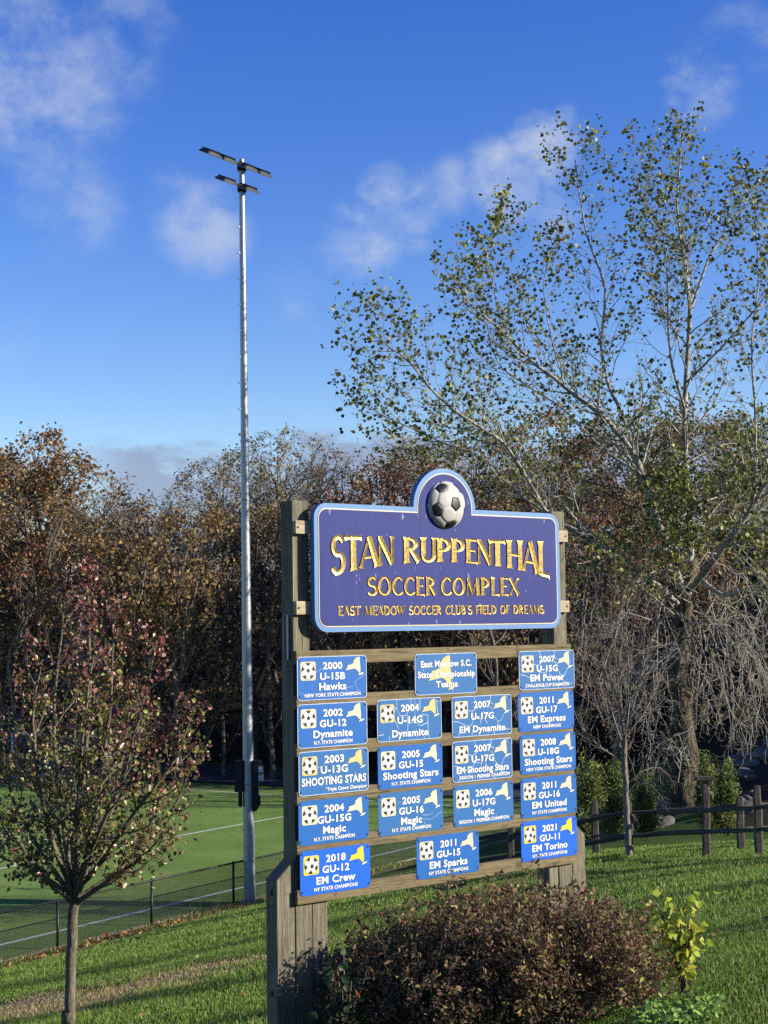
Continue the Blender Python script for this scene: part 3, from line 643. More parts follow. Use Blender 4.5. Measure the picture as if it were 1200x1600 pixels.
def cracks(kind):
    if kind == 0: return []
    if kind == 1: return [[(.30, 1), (.30, .78), (.26, .70), (.26, .52), (.30, .38), (.32, .30)], [(.30, .78), (.35, .6), (.44, .60)], [(.52, 1), (.52, .85), (.45, .6), (.47, .42), (.6, .42), (.66, .33), (.78, .40), (.78, .58), (.68, .60), (.62, .55)], [(.58, 1), (.58, .62)], [(.66, 1), (.66, .72)], [(.78, .58), (.78, .30), (.80, 0)], [(.92, .92), (.93, .76), (.94, .60), (.97, .58)], [(.90, .90), (1, .90)], [(.47, .42), (.46, .22)], [(0.02, .17), (.1, .18)], [(.18, .14), (.18, .02)], [(.72, .16), (.72, .02)], [(.25, .8), (.3, .78)]]
    if kind == 2: return [[(.26, .66), (.33, .62), (.42, .72), (.36, 1)], [(.33, .62), (.36, .45), (.33, .32), (.27, .25), (.1, .38), (.03, .40)], [(.36, .45), (.48, .42), (.52, .60)], [(.48, .42), (.46, .30)], [(.54, .42), (.58, .30)], [(.65, 1), (.63, .82), (.70, .76)], [(.63, .72), (.68, .62)], [(.68, .50), (.76, .33), (.82, .36), (.87, .52), (.98, .60)], [(.76, .33), (.80, .18), (.98, .1)], [(.12, .18), (.10, .02)], [(.33, .15), (.32, .02)], [(.68, .14), (.70, .02)], [(.92, .98), (.92, .9)], [(.45, .1), (.44, .0)]]
    return {3: [[(.25, .62), (.35, .72)], [(.97, .55), (.82, .38), (.86, .2), (.92, .14)], [(.66, .25), (.8, .28)], [(.03, .2), (.1, .12)]], 4: [[(.3, .75), (.46, .78)], [(.3, .62), (.45, .60)], [(.68, .30), (.8, .27), (.86, .32), (.97, .42)], [(.66, .40), (.76, .38), (.84, .42)]], 5: [[(.4, .72), (.5, .76)], [(.2, .45), (.32, .48)]], 6: [[(.27, .62), (.33, .64), (.37, .7)], [(.42, .42), (.46, .43)], [(.8, .42), (.82, .44)]]}[kind]
def plaque(u, v, lines, blue, bg, mp, crk=0, ball=0, edge=True, w=PW, h=PH, small=None, label='', tilt=0.0, mapbig=False, lay=None):
    root = empty('award_plaque', sp(u, 0.0, v), YAW); root.rotation_euler = (0, tilt, YAW)
    tag(root, label, 'plaque', 'blue award plaques on the timber sign frame')
    bm = bmesh.new(); add_prism(bm, rrect(-w/2, w/2, 0, h, .028), -.002, 0, 0)
    if edge:
        o, i = rrect(-w/2+.0005, w/2-.0005, .0005, h-.0005, .0275), rrect(-w/2+.0045, w/2-.0045, .0045, h-.0045, .0245)
        O = [bm.verts.new((x, -.0026, z)) for x, z in o]; I = [bm.verts.new((x, -.0026, z)) for x, z in i]
        for k in range(len(o)): f = bm.faces.new((O[k], O[(k+1) % len(o)], I[(k+1) % len(o)], I[k])); f.material_index = 1
    for pl in cracks(crk):
        pp = [(-w/2+x*w, z*h) for x, z in pl]
        for (xa, za), (xb, zb) in zip(pp[:-1], pp[1:]):
            l = math.hypot(xb-xa, zb-za)+1e-6; wd = (.0018 if crk in (1, 2) else .0009)*rnd.uniform(.7, 1.3); nx_, nz_ = -(zb-za)/l*wd, (xb-xa)/l*wd
            add_sheet(bm, [(xa+nx_, za+nz_), (xb+nx_, zb+nz_), (xb-nx_, zb-nz_), (xa-nx_, za-nz_)], -.0029-rnd.random()*.0002, 1)
    link('panel', bm_mesh('panel', bm, [blue, M['edgewhite']]), root)
    for (txt, cx, cz, cap, wd) in lines:
        bm = bmesh.new(); put_text(bm, txt, (-.5+cx)*w, (1-cz)*h, cap*h, -.0048 if not mapbig else -.0062, wd*w if wd else None)
        link('lettering', bm_mesh('lettering', bm, M['white']), root)
    if mapbig: a, i = nymap(-.29*w, .155*w, .10*h, .955*h)
    else: a, i = nymap(.185*w, .455*w, .535*h, .965*h)
    bm = bmesh.new(); add_prism(bm, a, -.0042, -.0031, 0); add_prism(bm, i, -.0042, -.0031, 0 if mapbig else 1); link('state_map', bm_mesh('state_map', bm, [mp, M['white']]), root)
    if not mapbig: link('ball_emblem', emblem(bg, -.455*w, .455*h, .128, ball), root)
    for x, z in ((-1, .085), (1, .085), (-1, .93), (1, .93)): link('screw', SCREW, root, (x*(w/2-.016), -.002, z*h))
    return root
M['edgewhite'] = plain('worn_white_edge', (.55, .62, .72), .6, 0, .3, 30)
def std(y, team, who, foot, fw=None, caps=.17, ft=.083, wd=None):
    o = [(y, .50, .215, .165, None), (team, .50, .455, .165, None), (who, .50, .69, caps, wd or .9)]
    if foot: o.append((foot, .50, .885, ft, fw or .80))
    return o
B_, A2, C2 = M['blueB'], M['blueA'], M['blueC']; cA, cB, yC, oG = M['creamA'], M['creamB'], M['yellowC'], M['oldgold']
U = [.325, 1.0095, 1.706, 2.383]
def lab(y, team, who, where): return '%s plaque reading %s %s, %s' % (who, y, team, where)
plaque(U[0], -.513, std('2000', 'U-15B', 'Hawks', 'NEW YORK STATE CHAMPION'), B_, cA, cA, 3, 0, True, label='blue plaque reading 2000 U-15B with cream map, topmost in the left column')
plaque(U[0]-.001, -.835, std('2002', 'GU-12', 'Dynamite', 'N.Y. STATE CHAMPION', .55), B_, cB, cB, 0, 0, True, label='blue plaque reading 2002 GU-12, second from the top in the left column')
plaque(U[0]+.005, -1.155, [('2003', .50, .20, .17, None), ('U-13G', .50, .435, .17, None), ('SHOOTING STARS', .50, .685, .18, .92), ('*Triple Crown Champions', .67, .885, .085, .6)], A2, oG, oG, 6, 0, True, label='faded blue plaque reading 2003 U-13G with wide capitals, third in the left column')
plaque(U[0], -1.485, std('2004', 'GU-15G', 'Magic', 'N.Y. STATE CHAMPION', .58), B_, cB, cB, 0, 0, False, label='blue plaque reading 2004 GU-15G, fourth from the top in the left column')
plaque(U[0]+.009, -1.820, std('2018', 'GU-12', 'EM Crew', 'NY STATE CHAMPIONS', .62), C2, yC, yC, 0, 1, False, label='bright blue plaque reading 2018 GU-12 with a yellow map, bottom of the left column')
plaque(1.361, -.518, [('East Meadow S.C.', .50, .245, .155, .82), ('State Championship', .50, .50, .155, .92), ('Teams', .50, .745, .155, None)], A2, oG, oG, 5, 0, True, label='blue header plaque with a large yellow state map behind its lettering', mapbig=True)
plaque(U[1], -.833, [('2004', .50, .215, .165, None), ('U-14G', .50, .50, .17, None), ('Dynamite', .50, .81, .17, .62)], A2, oG, oG, 1, 2, True, label='cracked blue plaque reading 2004 U-14G with an old gold map')
plaque(U[1]+.002, -1.162, std('2005', 'GU-15', 'Shooting Stars', 'N.Y. STATE CHAMPION', .6), B_, cB, cB, 0, 0, False, label='blue plaque reading 2005 GU-15, between the cracked 2004 plaque and 2005 GU-16')
plaque(U[1], -1.487, std('2005', 'GU-16', 'Magic', 'N.Y. STATE CHAMPION', .6), A2, cB, cB, 4, 0, False, label='faded blue plaque reading 2005 GU-16, lowest of the three in its column')
plaque(U[2]+.001, -.839, [('2007', .50, .215, .165, None), ('U-17G', .50, .50, .165, None), ('EM Dynamite', .50, .81, .165, .80)], A2, cA, cA, 2, 0, True, label='cracked blue plaque reading 2007 U-17G with no small line of text below')
plaque(U[2]-.003, -1.165, [('2007', .50, .20, .165, None), ('U-17G', .50, .455, .165, None), ('EM Shooting Stars', .50, .705, .165, .87), ('REGION 1 PREMIER CHAMPION', .53, .89, .083, .83)], A2, cA, cA, 2, 0, True, label='cracked blue plaque reading 2007 U-17G above a small line of capitals')
plaque(U[2], -1.487, std('2006', 'U-17G', 'Magic', 'REGION 1 PREMIER CHAMPION', .83), A2, cB, cB, 0, 0, False, label='blue plaque reading 2006 U-17G, below the two cracked 2007 plaques')
plaque(1.351, -1.824, std('2011', 'GU-15', 'EM Sparks', 'NY STATE CHAMPIONS', .63), B_, cA, cA, 0, 0, False, label='blue plaque reading 2011 GU-15, alone in the middle of the bottom board')
plaque(U[3]+.006, -.520, std('2007', 'U-15G', 'EM Power', 'CHALLENGE CUP CHAMPION', .78), A2, cA, cA, 2, 0, True, label='cracked blue plaque reading 2007 U-15G, topmost in the right column')
plaque(U[3]-.009, -.835, std('2011', 'GU-17', 'EM Express', 'NERP CHAMPIONS', .5), B_, cA, cA, 0, 0, False, label='blue plaque reading 2011 GU-17, second from the top in the right column', tilt=-.004)
plaque(U[3], -1.155, std('2008', 'U-18G', 'Shooting Stars', 'NEW YORK STATE CHAMPION', .8), B_, cA, cA, 5, 0, False, label='blue plaque reading 2008 U-18G, third from the top in the right column')
plaque(U[3]-.001, -1.484, std('2011', 'GU-16', 'EM United', 'NY STATE CHAMPIONS', .62), B_, cA, cA, 0, 0, False, label='blue plaque reading 2011 GU-16, fourth from the top in the right column')
plaque(U[3]-.006, -1.808, std('2021', 'GU-11', 'EM Torino', 'NY STATE CHAMPIONS', .62), C2, yC, yC, 0, 1, False, label='bright blue plaque reading 2021 GU-11 with a yellow map, bottom of the right column')

# ------------------------------------------------------------------ floodlight pole
PX, PY = -4.13, 46.05; pz = hz(PX, PY)
pole = tag(empty('floodlight_pole', (PX, PY, pz-.1)), 'tall galvanised floodlight pole with two crossarms of lamps beside the pitch fence', 'floodlight pole')
ptop = at(377.5, 250, PY); PHT = ptop[2]-pz+.1; lean = (ptop[0]-PX)
def pp(h, dx=0, dy=0): return Vector((lean*h/PHT+dx, dy, h))
def prad(h): return .175-.095*h/PHT
bm = bmesh.new(); hs = list(np.linspace(0, PHT, 9))
for a, b_ in zip(hs[:-1], hs[1:]): add_tube(bm, pp(a), pp(b_), prad(a), prad(b_), 20, cap=False)
add_tube(bm, pp(PHT), pp(PHT+.05), prad(PHT), .02, 20); add_tube(bm, pp(0), pp(.16), .25, .25, 20); add_tube(bm, pp(3.55), pp(3.62), prad(3.5)+.012, prad(3.5)+.012, 20); add_tube(bm, pp(12), pp(12.06), prad(12)+.01, prad(12)+.01, 20)
link('shaft', bm_mesh('shaft', bm, M['steel']), pole)
ad = Vector((.545, .838, 0)).normalized(); an = Vector((ad.y, -ad.x, 0))
def lamp_mesh():
    bm = bmesh.new(); K = 7                   # a shallow domed housing with a finned back, glass below
    for s_ in range(1):
        prof = [(-.33, .03), (-.30, .085), (-.18, .125), (0, .135), (.18, .12), (.30, .08), (.33, .03)]
        rows = []
        for x, hgt in prof:
            rows.append([bm.verts.new((x, -.22*math.cos(R(a)), -.03+hgt*math.sin(R(a)))) for a in (0, 35, 65, 90, 115, 145, 180)])
        for i in range(len(rows)-1):
            for k in range(6): bm.faces.new((rows[i][k], rows[i][k+1], rows[i+1][k+1], rows[i+1][k]))
        bm.faces.new(rows[0]); bm.faces.new(rows[-1][::-1])
        lo = [r_[0] for r_ in rows]+[r_[-1] for r_ in rows[::-1]]; bm.faces.new(lo)
    for i in range(9): add_box(bm, -.26+.06*i, -.245+.06*i, -.15, .15, .03, .105)
    return bm_mesh('lamp_housing', bm, M['darksteel'])
LM = lamp_mesh()
def glass_mesh():
    bm = bmesh.new(); add_box(bm, -.30, .30, -.19, .19, -.052, -.032, .006); add_box(bm, -.31, .31, -.215, -.20, -.05, -.02); return bm_mesh('lamp_glass', bm, M['zinc'])
LG = glass_mesh()
for (pxa, pya, pxb, pyb, offs) in ((312, 240, 420, 275, (-1.72, -1.0, .03, .74)), (339, 285, 397, 300, (-1.0, .06))):
    hc = at(378, pya+(pyb-pya)*.6, PY)[2]-pz+.1; c0 = pp(hc)
    bm = bmesh.new(); L0, L1 = min(offs)-.36, max(offs)+.36
    add_tube(bm, c0+ad*L0*.98-an*(-.16), c0+ad*L1*.98+an*.16, .035, None, 8); add_box(bm, c0.x-.13, c0.x+.13, -.13, .13, hc-.12, hc+.12, .02)
    arm = link('crossarm', bm_mesh('crossarm', bm, M['darksteel']), pole)
    for o_ in offs:
        l_ = link('lamp', LM, arm); l_.location = c0+ad*(o_+.05)+an*.16+Vector((0, 0, -.02)); l_.rotation_euler = (R(24), 0, math.atan2(ad.y, ad.x))
        link('lamp_glass', LG, l_)
bm = bmesh.new()
for k in range(12):
    h = PHT-2.1-k*.42*1.9; sd = 1 if k % 2 else -1
    if h > 12.5: add_tube(bm, pp(h, -prad(h)*.6, -prad(h)*.6), pp(h, -prad(h)-.05, -prad(h)-.02), .022, None, 6)
link('step_bolt', bm_mesh('step_bolt', bm, M['white']), pole)
BX = pp(3.4)
for nm, (x0, x1, z0, z1) in dict(control_box=(-.40, -.17, 3.35, 4.28), switch_box=(.15, .30, 2.85, 4.28)).items():
    bm = bmesh.new(); add_box(bm, x0, x1, -.20, .05, z0, z1, .01)
    if nm == 'control_box': add_box(bm, -.30, -.19, -.16, .02, 2.93, 3.35, .008)
    else: add_box(bm, .12, .24, -.12, .06, 2.78, 2.90, .006); add_box(bm, .29, .40, -.19, .0, 4.12, 4.26, .006); add_tube(bm, (.33, -.15, 2.95), (.33, -.15, 3.25), .03, None, 8)
    cbx = link(nm, bm_mesh(nm, bm, M['blackvinyl']), pole)
    if nm == 'switch_box':
        M['bluelabel'] = plain('pale_blue_label', (.24, .50, .78), .4, 0, .05, 8)
        for z0 in (3.68, 3.93):
            bm = bmesh.new(); add_box(bm, .301, .435, -.195, -.03, z0-.02, z0+.18, .006); q = link('meter_box', bm_mesh('meter_box', bm, M['zinc']), cbx)
            bm = bmesh.new(); add_box(bm, .325, .412, -.198, -.1955, z0+.02, z0+.14); link('label_plate', bm_mesh('label_plate', bm, M['bluelabel']), q)

# ------------------------------------------------------------------ soccer goal at the far end
gx0, gy0 = PS(35.3, 31.0); goal = tag(empty('soccer_goal', (gx0, gy0, 0), math.atan2(-FM[1], -FM[0])), 'white soccer goal with a net at the far end of the pitch, partly hidden', 'soccer goal')
for nm, segs in (('goal_post', [((0, 0, 0), (0, 0, 2.44))]), ('goal_post', [((7.32, 0, 0), (7.32, 0, 2.44))]), ('crossbar', [((-.06, 0, 2.44), (7.38, 0, 2.44))]),
                 ('net_frame', [((0, 0, 2.4), (0, .9, 2.4)), ((0, .9, 2.4), (0, 2.1, .05)), ((7.32, 0, 2.4), (7.32, .9, 2.4)), ((7.32, .9, 2.4), (7.32, 2.1, .05)), ((0, 2.1, .05), (7.32, 2.1, .05)), ((0, 0, .05), (0, 2.1, .05)), ((7.32, 0, .05), (7.32, 2.1, .05))])):
    bm = bmesh.new()
    for a, b_ in segs: add_tube(bm, a, b_, .06 if nm != 'net_frame' else .035, None, 10)
    link(nm, bm_mesh(nm, bm, M['white']), goal)
bm = bmesh.new()
for k in range(62): x = 7.32*k/61; add_tube(bm, (x, .9, 2.38), (x, 2.1, .05), .007, None, 3, cap=False)
for k in range(22): q = k/21; add_tube(bm, (0, .9+1.2*q, 2.38-2.33*q), (7.32, .9+1.2*q, 2.38-2.33*q), .007, None, 3, cap=False)
for xs in (0, 7.32):
    for k in range(18): z = 2.35*k/18+.06; add_tube(bm, (xs, 0, z), (xs, 2.1-1.2*z/2.38, z), .007, None, 3, cap=False)
link('net', bm_mesh('net', bm, M['netting']), goal)

# ------------------------------------------------------------------ chain-link fence along the pitch
cf = tag(empty('chain_link_fence', (F1[0], F1[1], 0), math.atan2(FD[1], FD[0])), 'low black chain-link fence running along the near side of the pitch', 'fence')
T0, T1, FH = -9.0, 27.0, 1.22; tpost = [(at(90, 1450, 40.0), 0)]
for k in range(-3, 9):
    bm = bmesh.new(); x = k*3.53
    if not T0-.1 <= x <= T1: continue
    add_tube(bm, (x, 0, -.3), (x, 0, FH+.01), .034, None, 10); add_tube(bm, (x, 0, FH+.01), (x, 0, FH+.05), .04, .02, 10); link('post', bm_mesh('post', bm, M['blackvinyl']), cf)
bm = bmesh.new(); add_tube(bm, (T0, 0, FH), (T1, 0, FH), .028, None, 8); link('top_rail', bm_mesh('top_rail', bm, M['blackvinyl']), cf)
V, Q, k = [], [], 0; D = .066; Hm = FH-.05; wd = .0046
for i in range(int((T1-T0+Hm)/D)):
    for sg in (1, -1):
        xa = T0-Hm+i*D if sg > 0 else T0+i*D; xb = xa+Hm*sg; za, zb = .04, .04+Hm
        y = .030+.003*sg
        if sg > 0: q0 = max(0, (T0-xa)/(xb-xa)); q1 = min(1, (T1-xa)/(xb-xa))
        else: q0 = max(0, (T1-xa)/(xb-xa)) if xa > T1 else 0; q1 = min(1, (T0-xa)/(xb-xa))
        if q1 <= q0: continue
        A, B = np.array([xa+(xb-xa)*q0, za+(zb-za)*q0]), np.array([xa+(xb-xa)*q1, za+(zb-za)*q1])
        dv = (B-A)/np.linalg.norm(B-A); nv = np.array([-dv[1], dv[0]])*wd
        for (n_, yy) in ((nv, 0), (-nv*.5, wd), (-nv*.5, -wd)):
            V += [(A[0]+n_[0], y+yy, A[1]+n_[1]), (B[0]+n_[0], y+yy, B[1]+n_[1])]
        Q += [(k, k+1, k+3, k+2), (k+2, k+3, k+5, k+4), (k+4, k+5, k+1, k)]; k += 6
link('wire_mesh', np_mesh('wire_mesh', V, [Q], M['blackvinyl']), cf)
# fallen leaves caught along its foot and lying about the lawn
n = 620; tt = np.concatenate([rng.normal(1.5, 2.2, 360), rng.uniform(-9, 12, 260)]); ss = -.25-np.abs(rng.normal(0, .38, n)); x, y = PS(ss, tt)
x2, y2 = scatter(260, 12, 33, -.28, .3); keep = st(x2, y2)[0] < -.5; x, y = np.concatenate([x, x2[keep]]), np.concatenate([y, y2[keep]]); n = len(x)
P = np.stack([x, y, H(x, y)+.03+rng.random(n)*.06], -1)
tag(link('fallen_leaves', leaf_mesh('fallen_leaves', P, rng.uniform(.05, .12, n)*np.where(st(x, y)[0] < -2, .6, 1.1), pal(n, [(.30, .13, .05), (.38, .20, .08), (.22, .09, .045), (.33, .25, .12)], (2, 2, 2, 1)), M['dryleaf'], flat=1.2)), kind='stuff')

# ------------------------------------------------------------------ split-rail fences on the right
def rough_bar(bm, p0, p1, a, b_, seed, n=7):
    """a hewn bar: rectangular section that wanders a little"""
    g = random.Random(seed); p0, p1 = Vector(p0), Vector(p1); t = (p1-p0).normalized(); s_ = t.cross(Vector((0, 0, 1)) if abs(t.z) < .9 else Vector((0, 1, 0))).normalized(); u = s_.cross(t)
    rows = []
    for i in range(n+1):
        c_ = p0.lerp(p1, i/n)+s_*g.uniform(-.012, .012)+u*g.uniform(-.012, .012); k = .7 if i in (0, n) else g.uniform(.9, 1.1)
        rows.append([bm.verts.new(c_+s_*a*x*k+u*b_*y*k) for x, y in ((-1, -.7), (-.6, -1), (.7, -1), (1, -.5), (1, .6), (.5, 1), (-.7, 1), (-1, .6))])
    for i in range(n):
        for k in range(8): bm.faces.new((rows[i][k], rows[i][(k+1) % 8], rows[i+1][(k+1) % 8], rows[i+1][k]))
    bm.faces.new(rows[0][::-1]); bm.faces.new(rows[-1])
def rail_fence(posts, label, hh=1.12, rails=(.40, .86), seed=1, tops=None):
    root = tag(empty('split_rail_fence', (posts[0][0], posts[0][1], hz(*posts[0]))), label, 'fence'); o = root.location
    for i, (x, y) in enumerate(posts):
        bm = bmesh.new(); z = hz(x, y); rough_bar(bm, (x-o.x, y-o.y, z-.2-o.z), (x-o.x+.01*math.sin(i*3), y-o.y, z+hh*(1+.04*math.sin(i*5+seed))-o.z), .075, .055, seed+i); link('post', bm_mesh('post', bm, M['railpost']), root)
    for i in range(len(posts)-1):
        for j, r_ in enumerate(rails):
            (x0, y0), (x1, y1) = posts[i], posts[i+1]; z0, z1 = hz(x0, y0)+r_, hz(x1, y1)+r_; bm = bmesh.new(); g = random.Random(seed*7+i*3+j)
            rough_bar(bm, (x0-o.x, y0-o.y, z0-o.z+g.uniform(-.02, .03)), (x1-o.x, y1-o.y, z1-o.z+g.uniform(-.02, .03)),   .045, .043, seed*31+i*5+j, 9); link('rail', bm_mesh('rail', bm, M['rail']), root)
    return root
fa = gh(931, 1338); fb = gh(1186, 1337); fd = (fb-fa)/np.linalg.norm((fb-fa)[:2])
PF = [(fa[0], fa[1]), (fb[0], fb[1]), (fb[0]+fd[0]*3.0, fb[1]+fd[1]*3.0), (fb[0]+fd[0]*6.0, fb[1]+fd[1]*6.0)]
rail_fence(PF, 'nearer split-rail fence of two rails across the lawn, right of the sign', 1.22, (.46, .88), 3)
b0 = at(1157, 1300, 31.6); bk_ = [(-1.6+2.5*k, 34.6-.55*k) for k in range(0, 3)]
PB = [(.7, 33.6), (2.6, 33.0), (5.0, 32.3), (b0[0], b0[1]), (b0[0]+1.7, b0[1]+1.2), (b0[0]+3.4, b0[1]+2.6)]
rail_fence(PB, 'farther split-rail fence behind, turning a corner in front of the evergreen shrubs', 1.12, (.42, .88), 9)
g3 = gh(1103, 1336); wp = tag(empty('wooden_post', g3), 'tall grey wooden post with a short top bar and a bracket, in the rail fence', 'post')
sc3 = g3[1]/FPX; hp = (1336-1219)*sc3
bm = bmesh.new(); rough_bar(bm, (0, -.12, -.2), (0, -.12, hp-.03), .075, .07, 5); link('upright', bm_mesh('upright', bm, M['railpost']), wp)
bm = bmesh.new(); add_box(bm, -15*sc3, 12*sc3, -.22, -.02, hp-.03, hp+.05, .008); link('top_bar', bm_mesh('top_bar', bm, M['railpost']), wp)
bm = bmesh.new(); add_box(bm, 8.5*sc3, 11.5*sc3, -.20, -.04, hp-.11, hp-.032, .006); add_box(bm, 3*sc3, 11.5*sc3, -.20, -.04, hp-24*sc3, hp-20*sc3, .006); add_box(bm, 8.5*sc3, 11.5*sc3, -.19, -.05, hp-.37, hp-24*sc3-.002, .006); link('bracket', bm_mesh('bracket', bm, M['block']), wp)

# ------------------------------------------------------------------ cottonwood on the right
cb_ = gh(1066, 1268); CY = cb_[1]
def cpt(px, py, dy=0.0): return at(px, py, CY+dy)
W = Wood(3)
trunk, TD, TR = W.limb([cb_-np.array([0, 0, .4]), cb_+np.array([0, 0, .25]), cpt(1068, 1180), cpt(1064, 1090), cpt(1066, 1000), cpt(1074, 930), cpt(1080, 850, .6), cpt(1075, 770, .9)], .47, .085, 18, 32)
W2 = Wood(5)
LIMBS = [  # (pixel path with depth offset, r0, r1, twigs kind)
 ([(1072, 940, 0), (1040, 850, -.3), (1008, 756, -.8), (992, 714, -1), (977, 690, -1.2), (939, 650, -1.5), (883, 605, -1.8), (826, 559, -2), (786, 520, -2.2), (747, 486, -2.4), (712, 448, -2.6)], .25, .022),
 ([(992, 714, -1), (973, 648, -.6), (950, 600, -.3), (939, 537, 0), (945, 452, .2), (917, 367, .4), (905, 300, .5), (899, 250, .6)], .13, .02),
 ([(1074, 930, 0), (1080, 840, .6), (1072, 750, 1), (1070, 673, 1.2), (1072, 593, 1.3), (1078, 480, 1.4), (1067, 395, 1.5), (1030, 355, 1.6), (1004, 310, 1.7), (988, 262, 1.8)], .24, .02),
 ([(1078, 480, 1.4), (1066, 390, 1.2), (1058, 325, 1.0), (1062, 258, .8), (1068, 206, .7)], .10, .018),
 ([(1074, 500, 1.4), (1112, 395, 2.2), (1150, 345, 2.6), (1178, 290, 3)], .09, .018),
 ([(1070, 640, 1.2), (1048, 560, .4), (1044, 480, 0), (1042, 412, -.3), (1030, 330, -.5)], .09, .016),
 ([(1078, 920, 0), (1112, 880, -1), (1151, 826, -2), (1182, 780, -2.6), (1215, 720, -3.2), (1250, 640, -3.6), (1265, 540, -4)], .22, .03),
 ([(1082, 790, .5), (1089, 768, 1.2), (1128, 741, 1.8), (1167, 721, 2.2), (1205, 705, 2.6), (1270, 640, 3)], .13, .02),
 ([(1066, 950, 0), (1000, 890, -1.4), (930, 845, -2.4), (862, 808, -3), (830, 760, -3.2), (792, 697, -3.4), (758, 673, -3.5), (707, 639, -3.6), (667, 599, -3.7), (633, 559, -3.8), (606, 541, -3.9), (588, 516, -4)], .17, .018),
 ([(862, 808, -3), (810, 770, -2.6), (760, 720, -2.2), (700, 695, -1.9), (640, 668, -1.7), (600, 650, -1.6), (572, 634, -1.5)], .085, .014),
 ([(1068, 975, 0), (960, 880, 2), (890, 800, 3.4), (820, 730, 4.2), (760, 690, 4.6), (690, 690, 5), (620, 690, 5.2)], .11, .014),
 ([(1000, 740, -1), (940, 700, .8), (880, 640, 2), (820, 600, 2.6), (775, 560, 3), (760, 470, 3.2), (790, 380, 3.3)], .085, .015),
 ([(786, 520, -2.2), (770, 440, -1.8), (762, 390, -1.6), (790, 335, -1.4)], .045, .012),
 ([(883, 605, -1.8), (860, 520, -1.2), (850, 440, -.8), (868, 380, -.5)], .055, .012),
 ([(1182, 780, -2.6), (1180, 650, -1.6), (1175, 540, -1), (1185, 430, -.6), (1178, 330, -.3)], .09, .015),
 ([(1070, 600, 1.3), (1130, 540, .2), (1190, 470, -.5), (1230, 400, -1)], .08, .015)]
CFG = [dict(kids=13, ratio=.34, ang=42, **{'from': .2}, rr=.36), dict(n=6, wig=.13, up=.25, kids=7, ratio=.55, ang=40, sides=4, rr=.6, tip=.3), dict(n=5, wig=.20, up=.10, sides=3, leaf=4, tip=.5)]
W2.tips = []
for k in range(16):
    y0_ = W2.g.uniform(720, 930); e_ = (W2.g.uniform(895, 1230), W2.g.uniform(690, 960)); dy_ = W2.g.uniform(-3.5, 3)
    LIMBS.append(([(1072, y0_, 0), ((1072+e_[0])/2, (y0_+e_[1])/2-25, dy_*.5), (e_[0], e_[1], dy_)], .05, .012))
for pts, r0, r1 in LIMBS:
    o, D_, rd = W2.limb([cpt(*q) for q in pts], r0*.48, r1*.55, 8, 24); L = np.linalg.norm(np.diff(o, axis=0), axis=1).sum()
    cfg = [dict(CFG[0], kids=max(9, int(L*3.6)), ratio=min(.38, 2.5/L))]+CFG[1:]
    W2.kids(o, D_, rd, L, 0, cfg)
tips = np.array(W2.tips)
# drooping leafless twigs around the lower trunk
W3 = Wood(8)
DR = [((1062, 960, -.3), (1005, 1010, -1), (962, 1080, -1.5), (940, 1150, -1.8)), ((1060, 985, -.3), (1020, 1040, -.9), (985, 1100, -1.3), (968, 1160, -1.5)), ((1058, 940, -.3), (985, 960, -1.4), (930, 1020, -2), (908, 1100, -2.3)), ((1078, 940, -.4), (1130, 985, -1), (1165, 1060, -1.3), (1195, 1140, -1.5)), ((1076, 950, -.3), (1110, 1010, -.9), (1140, 1090, -1.2), (1160, 1165, -1.3)), ((1072, 970, -.4), (1095, 1030, -.8), (1112, 1100, -1), (1128, 1160, -1.1)),
      ((1070, 985, -.4), (1085, 1050, -.8), (1092, 1110, -.9), (1098, 1150, -1)), ((1064, 960, -.3), (1030, 1000, -.9), (1005, 1070, -1.3), (985, 1140, -1.5)), ((1062, 1000, -.3), (1040, 1050, -.7), (1020, 1110, -.9), (1012, 1170, -1)),
      ((1080, 930, .3), (1150, 960, .5), (1200, 1010, .8), (1230, 1100, 1)), ((1082, 920, -.5), (1140, 930, -1.4), (1190, 975, -1.9), (1215, 1080, -2.1)), ((1066, 1180, -.45), (1045, 1165, -.7), (1026, 1180, -.9), (1018, 1225, -1)), ((1064, 930, -.5), (1000, 930, -1.6), (950, 980, -2.4), (920, 1060, -2.8)), ((1072, 1195, -.45), (1090, 1210, -.8), (1098, 1218, -.9)),
      ((1090, 945, -.2), (1140, 1010, .2), (1178, 1090, .2), (1188, 1165, .1)), ((1050, 900, 0), (980, 880, -1.6), (920, 920, -2.4), (890, 1000, -2.8)), ((1100, 900, 0), (1160, 890, -1), (1210, 930, -1.5), (1240, 1000, -1.6))]
DC = [dict(kids=10, ratio=.42, ang=42, **{'from': .12}, rr=.75), dict(n=7, wig=.24, up=-.30, kids=4, ratio=.6, ang=45, sides=3, rr=.8, tip=.5), dict(n=6, wig=.26, up=.34, sides=3, leaf=1, tip=.6)]
for rep_ in range(2):
    for pts in DR:
        g_ = W3.g; pts = [(pts[0][0]+g_.uniform(-26, 30), pts[0][1]+g_.uniform(-75, 45), pts[0][2]*2.2)]+[(q[0]+g_.uniform(-22, 22), q[1]+g_.uniform(-34, 22), (list(q)+[0])[2]*g_.uniform(.3, 1.5)) for q in pts[1:]]
        o, D_, rd = W3.limb([cpt(*q) for q in pts], .019, .006, 5, 14); L = np.linalg.norm(np.diff(o, axis=0), axis=1).sum(); W3.kids(o, D_, rd, L, 0, DC)
o, D_, rd = W3.limb([cpt(1078, 862, -.3), cpt(1066, 857, -.6), cpt(1036, 858, -1.2), cpt(1008, 861, -1.5)], .075, .05, 7, 8); W3.tube([o[-1], cpt(1008, 880, -1.5)], [.02, .012], 5)
o, D_, rd = W3.limb([cpt(1095, 905, -.6), cpt(1128, 929, -1.1), cpt(1159, 922, -1.5)], .075, .055, 7, 6)
